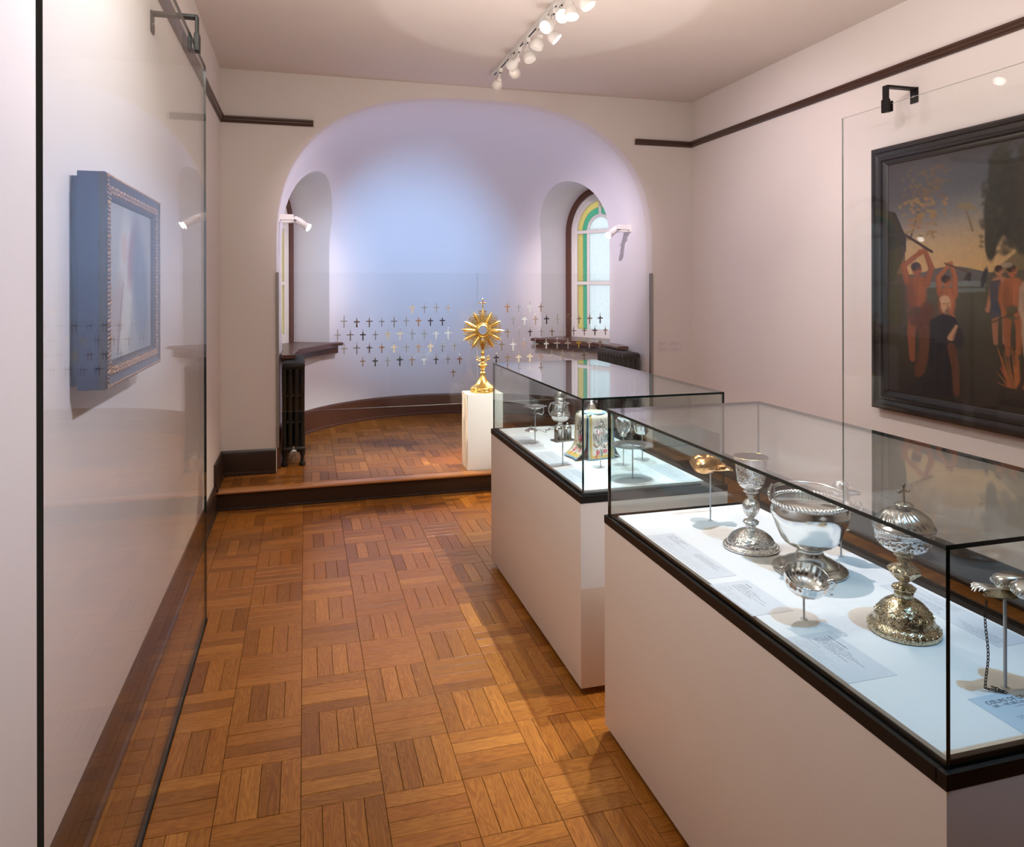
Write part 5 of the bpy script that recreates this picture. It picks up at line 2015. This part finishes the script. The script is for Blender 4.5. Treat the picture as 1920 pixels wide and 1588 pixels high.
for (a_, b_, c_, d_) in ((1750, 600, 1742, 735), (1764, 640, 1760, 738), (1776, 655, 1782, 738), (1740, 690, 1712, 735)):
    ln([(a_, b_), (c_, d_)], 2.2, 3.2, S(44, 41, 44), .55)
ln([(1776, 650), (1784, 690), (1786, 738)], 8, 6, SKD)
# group at the right
figure(1866, 508, .85, S(186, 126, 90), S(64, 70, 84), [[(-12, 26), (-20, 60), (-26, 86)]])
pg([(1848, 528), (1868, 524), (1872, 590), (1850, 600)], S(62, 70, 84), .9)
figure(1890, 508, .98, SK2, S(92, 88, 58), [[(-18, 26), (-22, 56), (-16, 80)], [(20, 26), (24, 60), (8, 84)]])
el(1880, 497, 11, 5, S(170, 150, 130), 0, .4, .8)
figure(1924, 512, .98, S(206, 172, 142), S(150, 130, 104), [[(-14, 28), (-18, 70), (-10, 100)]])
figure(1975, 505, 1.0, SK, S(90, 60, 50), [[(14, 28), (24, 60), (40, 60)]])
ln([(1850, 606), (1900, 584)], 1.8, 1.4, S(80, 60, 44))
el(1838, 520, 5, 20, S(44, 42, 48), .2, .4)
for k in range(70):
    x = RNG.uniform(1858, 1990)
    ln([(1905 + (x - 1905) * .5, 730 - abs(x - 1905) * .1), (x, RNG.uniform(650, 720))], 2.2, .8, S(int(RNG.uniform(150, 200)), int(RNG.uniform(92, 120)), 52), .75)
ln([(1900, 735), (1935, 670)], 5, 3, S(70, 46, 32))
el(1908, 745, 26, 10, S(60, 42, 32), 0, .6)
cv.a *= (1 + .08 * (cv.n[0] - .5) + .06 * (cv.n[1] - .5))[..., None]
gr = np.clip((cv.Y - .45) * 1.4, 0, 1)[..., None]
cv.a *= (1 - .25 * gr) * .72
cv.grid('canvas', lambda u, v: (-.032, LY - .118 - CW * u, LZ - .118 - CH * v), M['attr'], t)

# wall text right of the arch
mb = MB()
mb.add([(0, 0, 0), (.27, 0, 0), (.27, 0, .112), (0, 0, .112), (0, -.0006, 0), (.27, -.0006, 0), (.27, -.0006, .112), (0, -.0006, .112)],
       [(4, 5, 6, 7), (0, 3, 2, 1), (0, 1, 5, 4), (2, 3, 7, 6), (1, 2, 6, 5), (3, 0, 4, 7)], 0, None,
       [c for f in range(6) for c in ((0, 1), (1, 1), (1, 0), (0, 0))])
o = mb.build('wall_text', print_mat('printed_wall_text', (.72, .67, .67), (.34, .28, .29), 5, 3.3,
             [(.04, .08, .42, .36, 5, .7, 40), (.48, .08, .98, .36, 5, .7, 48), (.04, .56, .42, .86, 5, .5, 40), (.48, .56, .98, .86, 5, .5, 48)]), None, (3.262, YW - .0008, 1.055))
tag(o, 'small grey lines of wall text printed right of the arch', 'wall text')

# ------------------------------------------------------------------ track and spotlights
t = thing('lighting_track', 'long white lighting track running along the ceiling', 'lighting track', (TRX, 0, ZC))
MB().box(-.018, .018, -2.0, 5.93, -.030, -.0005, 0, .002).build('rail', M['white'], t)
MB().box(-.006, .006, -2.0, 5.925, -.0315, -.029).build('slot', M['black'], t)
MB().box(-.019, .019, 5.93, 5.95, -.032, -.0005, 0, .002).build('end_cap', M['white'], t)

bell = [(.012, .075), (.019, .073), (.021, .060), (.019, .050), (.021, .046), (.030, .036), (.040, .018), (.044, .000), (.043, -.022), (.040, -.028)]
BELL = MB().lathe(catmull(bell, 3), 28, cap=False).mesh('lamp_body', [M['white']], 50)
FACE = {k: MB().lathe([(.0395, -.0255), (.030, -.0285), (.001, -.030)], 24).mesh('lamp_face', [M[k]], 50) for k in ('bulb', 'bulbcool', 'bulbwarm', 'white')}
ADAP = MB().box(-.014, .014, -.045, .045, -.030, 0, 0, .003).mesh('adaptor', [M['white']])
STEM = MB().cyl((0, 0, -.028), (0, 0, -.075), .006, 10)
STEM.ball((0, 0, -.078), .011, 10, 6)
STEM = STEM.mesh('stem', [M['white']], 50)
LEV = MB().box(-.004, .004, -.02, .02, -.036, -.029).mesh('lever', [M['black']])
# (y, aim point, face, label, lamp power, colour, cone)
HEADS = [
    (5.748, (1.25, 8.8, 1.95), 'white', 'white track spotlight at the far end of the track', 300, (.25, .57, 1), 54),
    (5.383, (3.12, 7.65, 1.8), 'bulbwarm', 'glowing warm white track spotlight, second from the far end of the track', 225, (1, .84, .95), 50),
    (5.209, (-.12, 7.7, 1.8), 'bulbwarm', 'glowing white track spotlight, third from the far end of the track', 215, (1, .84, .92), 50),
    (4.992, (1.9, 3.9, 1.0), 'white', 'white bell-shaped track spotlight, fourth from the far end, turned away', 0, NEUT, 40),
    (4.685, (.4, 4.6, .2), 'white', 'unlit grey-white track spotlight, fifth from the far end', 0, NEUT, 40),
    (4.560, (3.3, 4.0, 1.6), 'bulb', 'track spotlight with an oval lit face, sixth from the far end', 45, NEUT, 60),
    (4.420, (-.4, 3.2, 1.8), 'bulbcool', 'track spotlight with a thin white lit rim, seventh from the far end', 45, NEUT, 60),
    (4.270, (.6, .5, 1.2), 'bulb', 'dazzling track spotlight pointing at the viewer, eighth from the far end', 60, NEUT, 60),
    (4.095, (1.40, 3.4, .9), 'bulbcool', 'cool white track spotlight pointing down over the far case, ninth from the far end', 195, COOL, 40),
    (3.945, (2.9, 3.0, .8), 'bulbwarm', 'orange-lit track spotlight nearest the viewer at the picture top', 40, WARM, 70),
]
for y, tg, fk, lab, pw, cl, cone in HEADS:
    t = thing('track_spotlight', lab, 'spotlight', (TRX, y, ZC - .031), group='spotlights on the ceiling track')
    link('adaptor', ADAP, t)
    link('lever', LEV, t)
    link('stem', STEM, t)
    piv = Vector((TRX, y, ZC - .109))
    qd = aim(piv, tg)
    dirv = (Vector(tg) - piv).normalized()
    b = link('lamp_body', BELL, t)
    b.rotation_mode = 'QUATERNION'
    b.rotation_quaternion = qd
    b.location = Vector((0, 0, -.078)) + dirv * .070
    f = link('lamp_face', FACE[fk], b)
    if pw:
        spot(piv + dirv * .115, tg, pw, cl, cone, 1., .015)

# two bracket spotlights on the apse side walls, turned to the monstrance
for sgn, mx, my, mz, lab in ((-1, AX - AR, 6.93, 2.31, 'white bracket spotlight on the left side wall of the apse'), (1, AX + AR, 6.93, 2.285, 'white bracket spotlight on the right side wall of the apse')):
    t = thing('wall_spotlight', lab, 'spotlight', (mx, my, mz))
    d = -sgn
    a, b = sorted((d * .0005, d * .02))
    MB().box(a, b, -.06, .06, -.035, .045, 0, .004).build('wall_plate', M['white'], t)
    a, b = sorted((d * .018, d * .135))
    MB().box(a, b, -.028, .028, -.012, .040, 0, .005).build('arm_box', M['white'], t)
    a, b = sorted((d * .03, d * .15))
    MB().box(a, b, -.022, .022, -.036, -.014, 0, .005).build('gear_box', M['white'], t)
    piv = Vector((d * .155, 0, -.005))
    tg = Vector((1.475, 6.165, 1.25)) - Vector((mx, my, mz))
    dv = (tg - piv).normalized()
    qd = (tg - piv).to_track_quat('-Z', 'Y')
    hb = MB().lathe(catmull([(.012, .02), (.028, .015), (.030, -.04), (.028, -.10), (.033, -.112), (.036, -.135), (.035, -.145)], 2), 24, cap=False)
    for z in (-.02, -.04, -.06, -.08):
        hb.lathe([(.029, z - .004), (.034, z - .004), (.034, z + .004), (.029, z + .004)], 24, cap=False)
    h = hb.build('lamp_head', M['white'], t, piv, smooth=40)
    h.rotation_mode = 'QUATERNION'
    h.rotation_quaternion = qd
    MB().lathe([(.035, -.138), (.026, -.141), (.001, -.142)], 24).build('lamp_face', M['bulb'], h, smooth=50)
    MB().cyl((-.07, 0, -.02), (.07, 0, -.02), .005, 8).build('tilt_lever', M['black'], h, smooth=50)
    wp = Vector((mx, my, mz)) + piv + dv * .16
    spot(wp, (1.475, 6.165, .72), 430, (1, .79, .52), 50, 1., .015)
    spot(Vector((mx, my, mz)) + Vector((d * .12, .16, -.06)), (AX - sgn * 1.55, 8.05, 1.7), 120, (1, .84, .78), 30, .8, .02)  # added fill lamp brightening the opposite window recess, without its own fixture
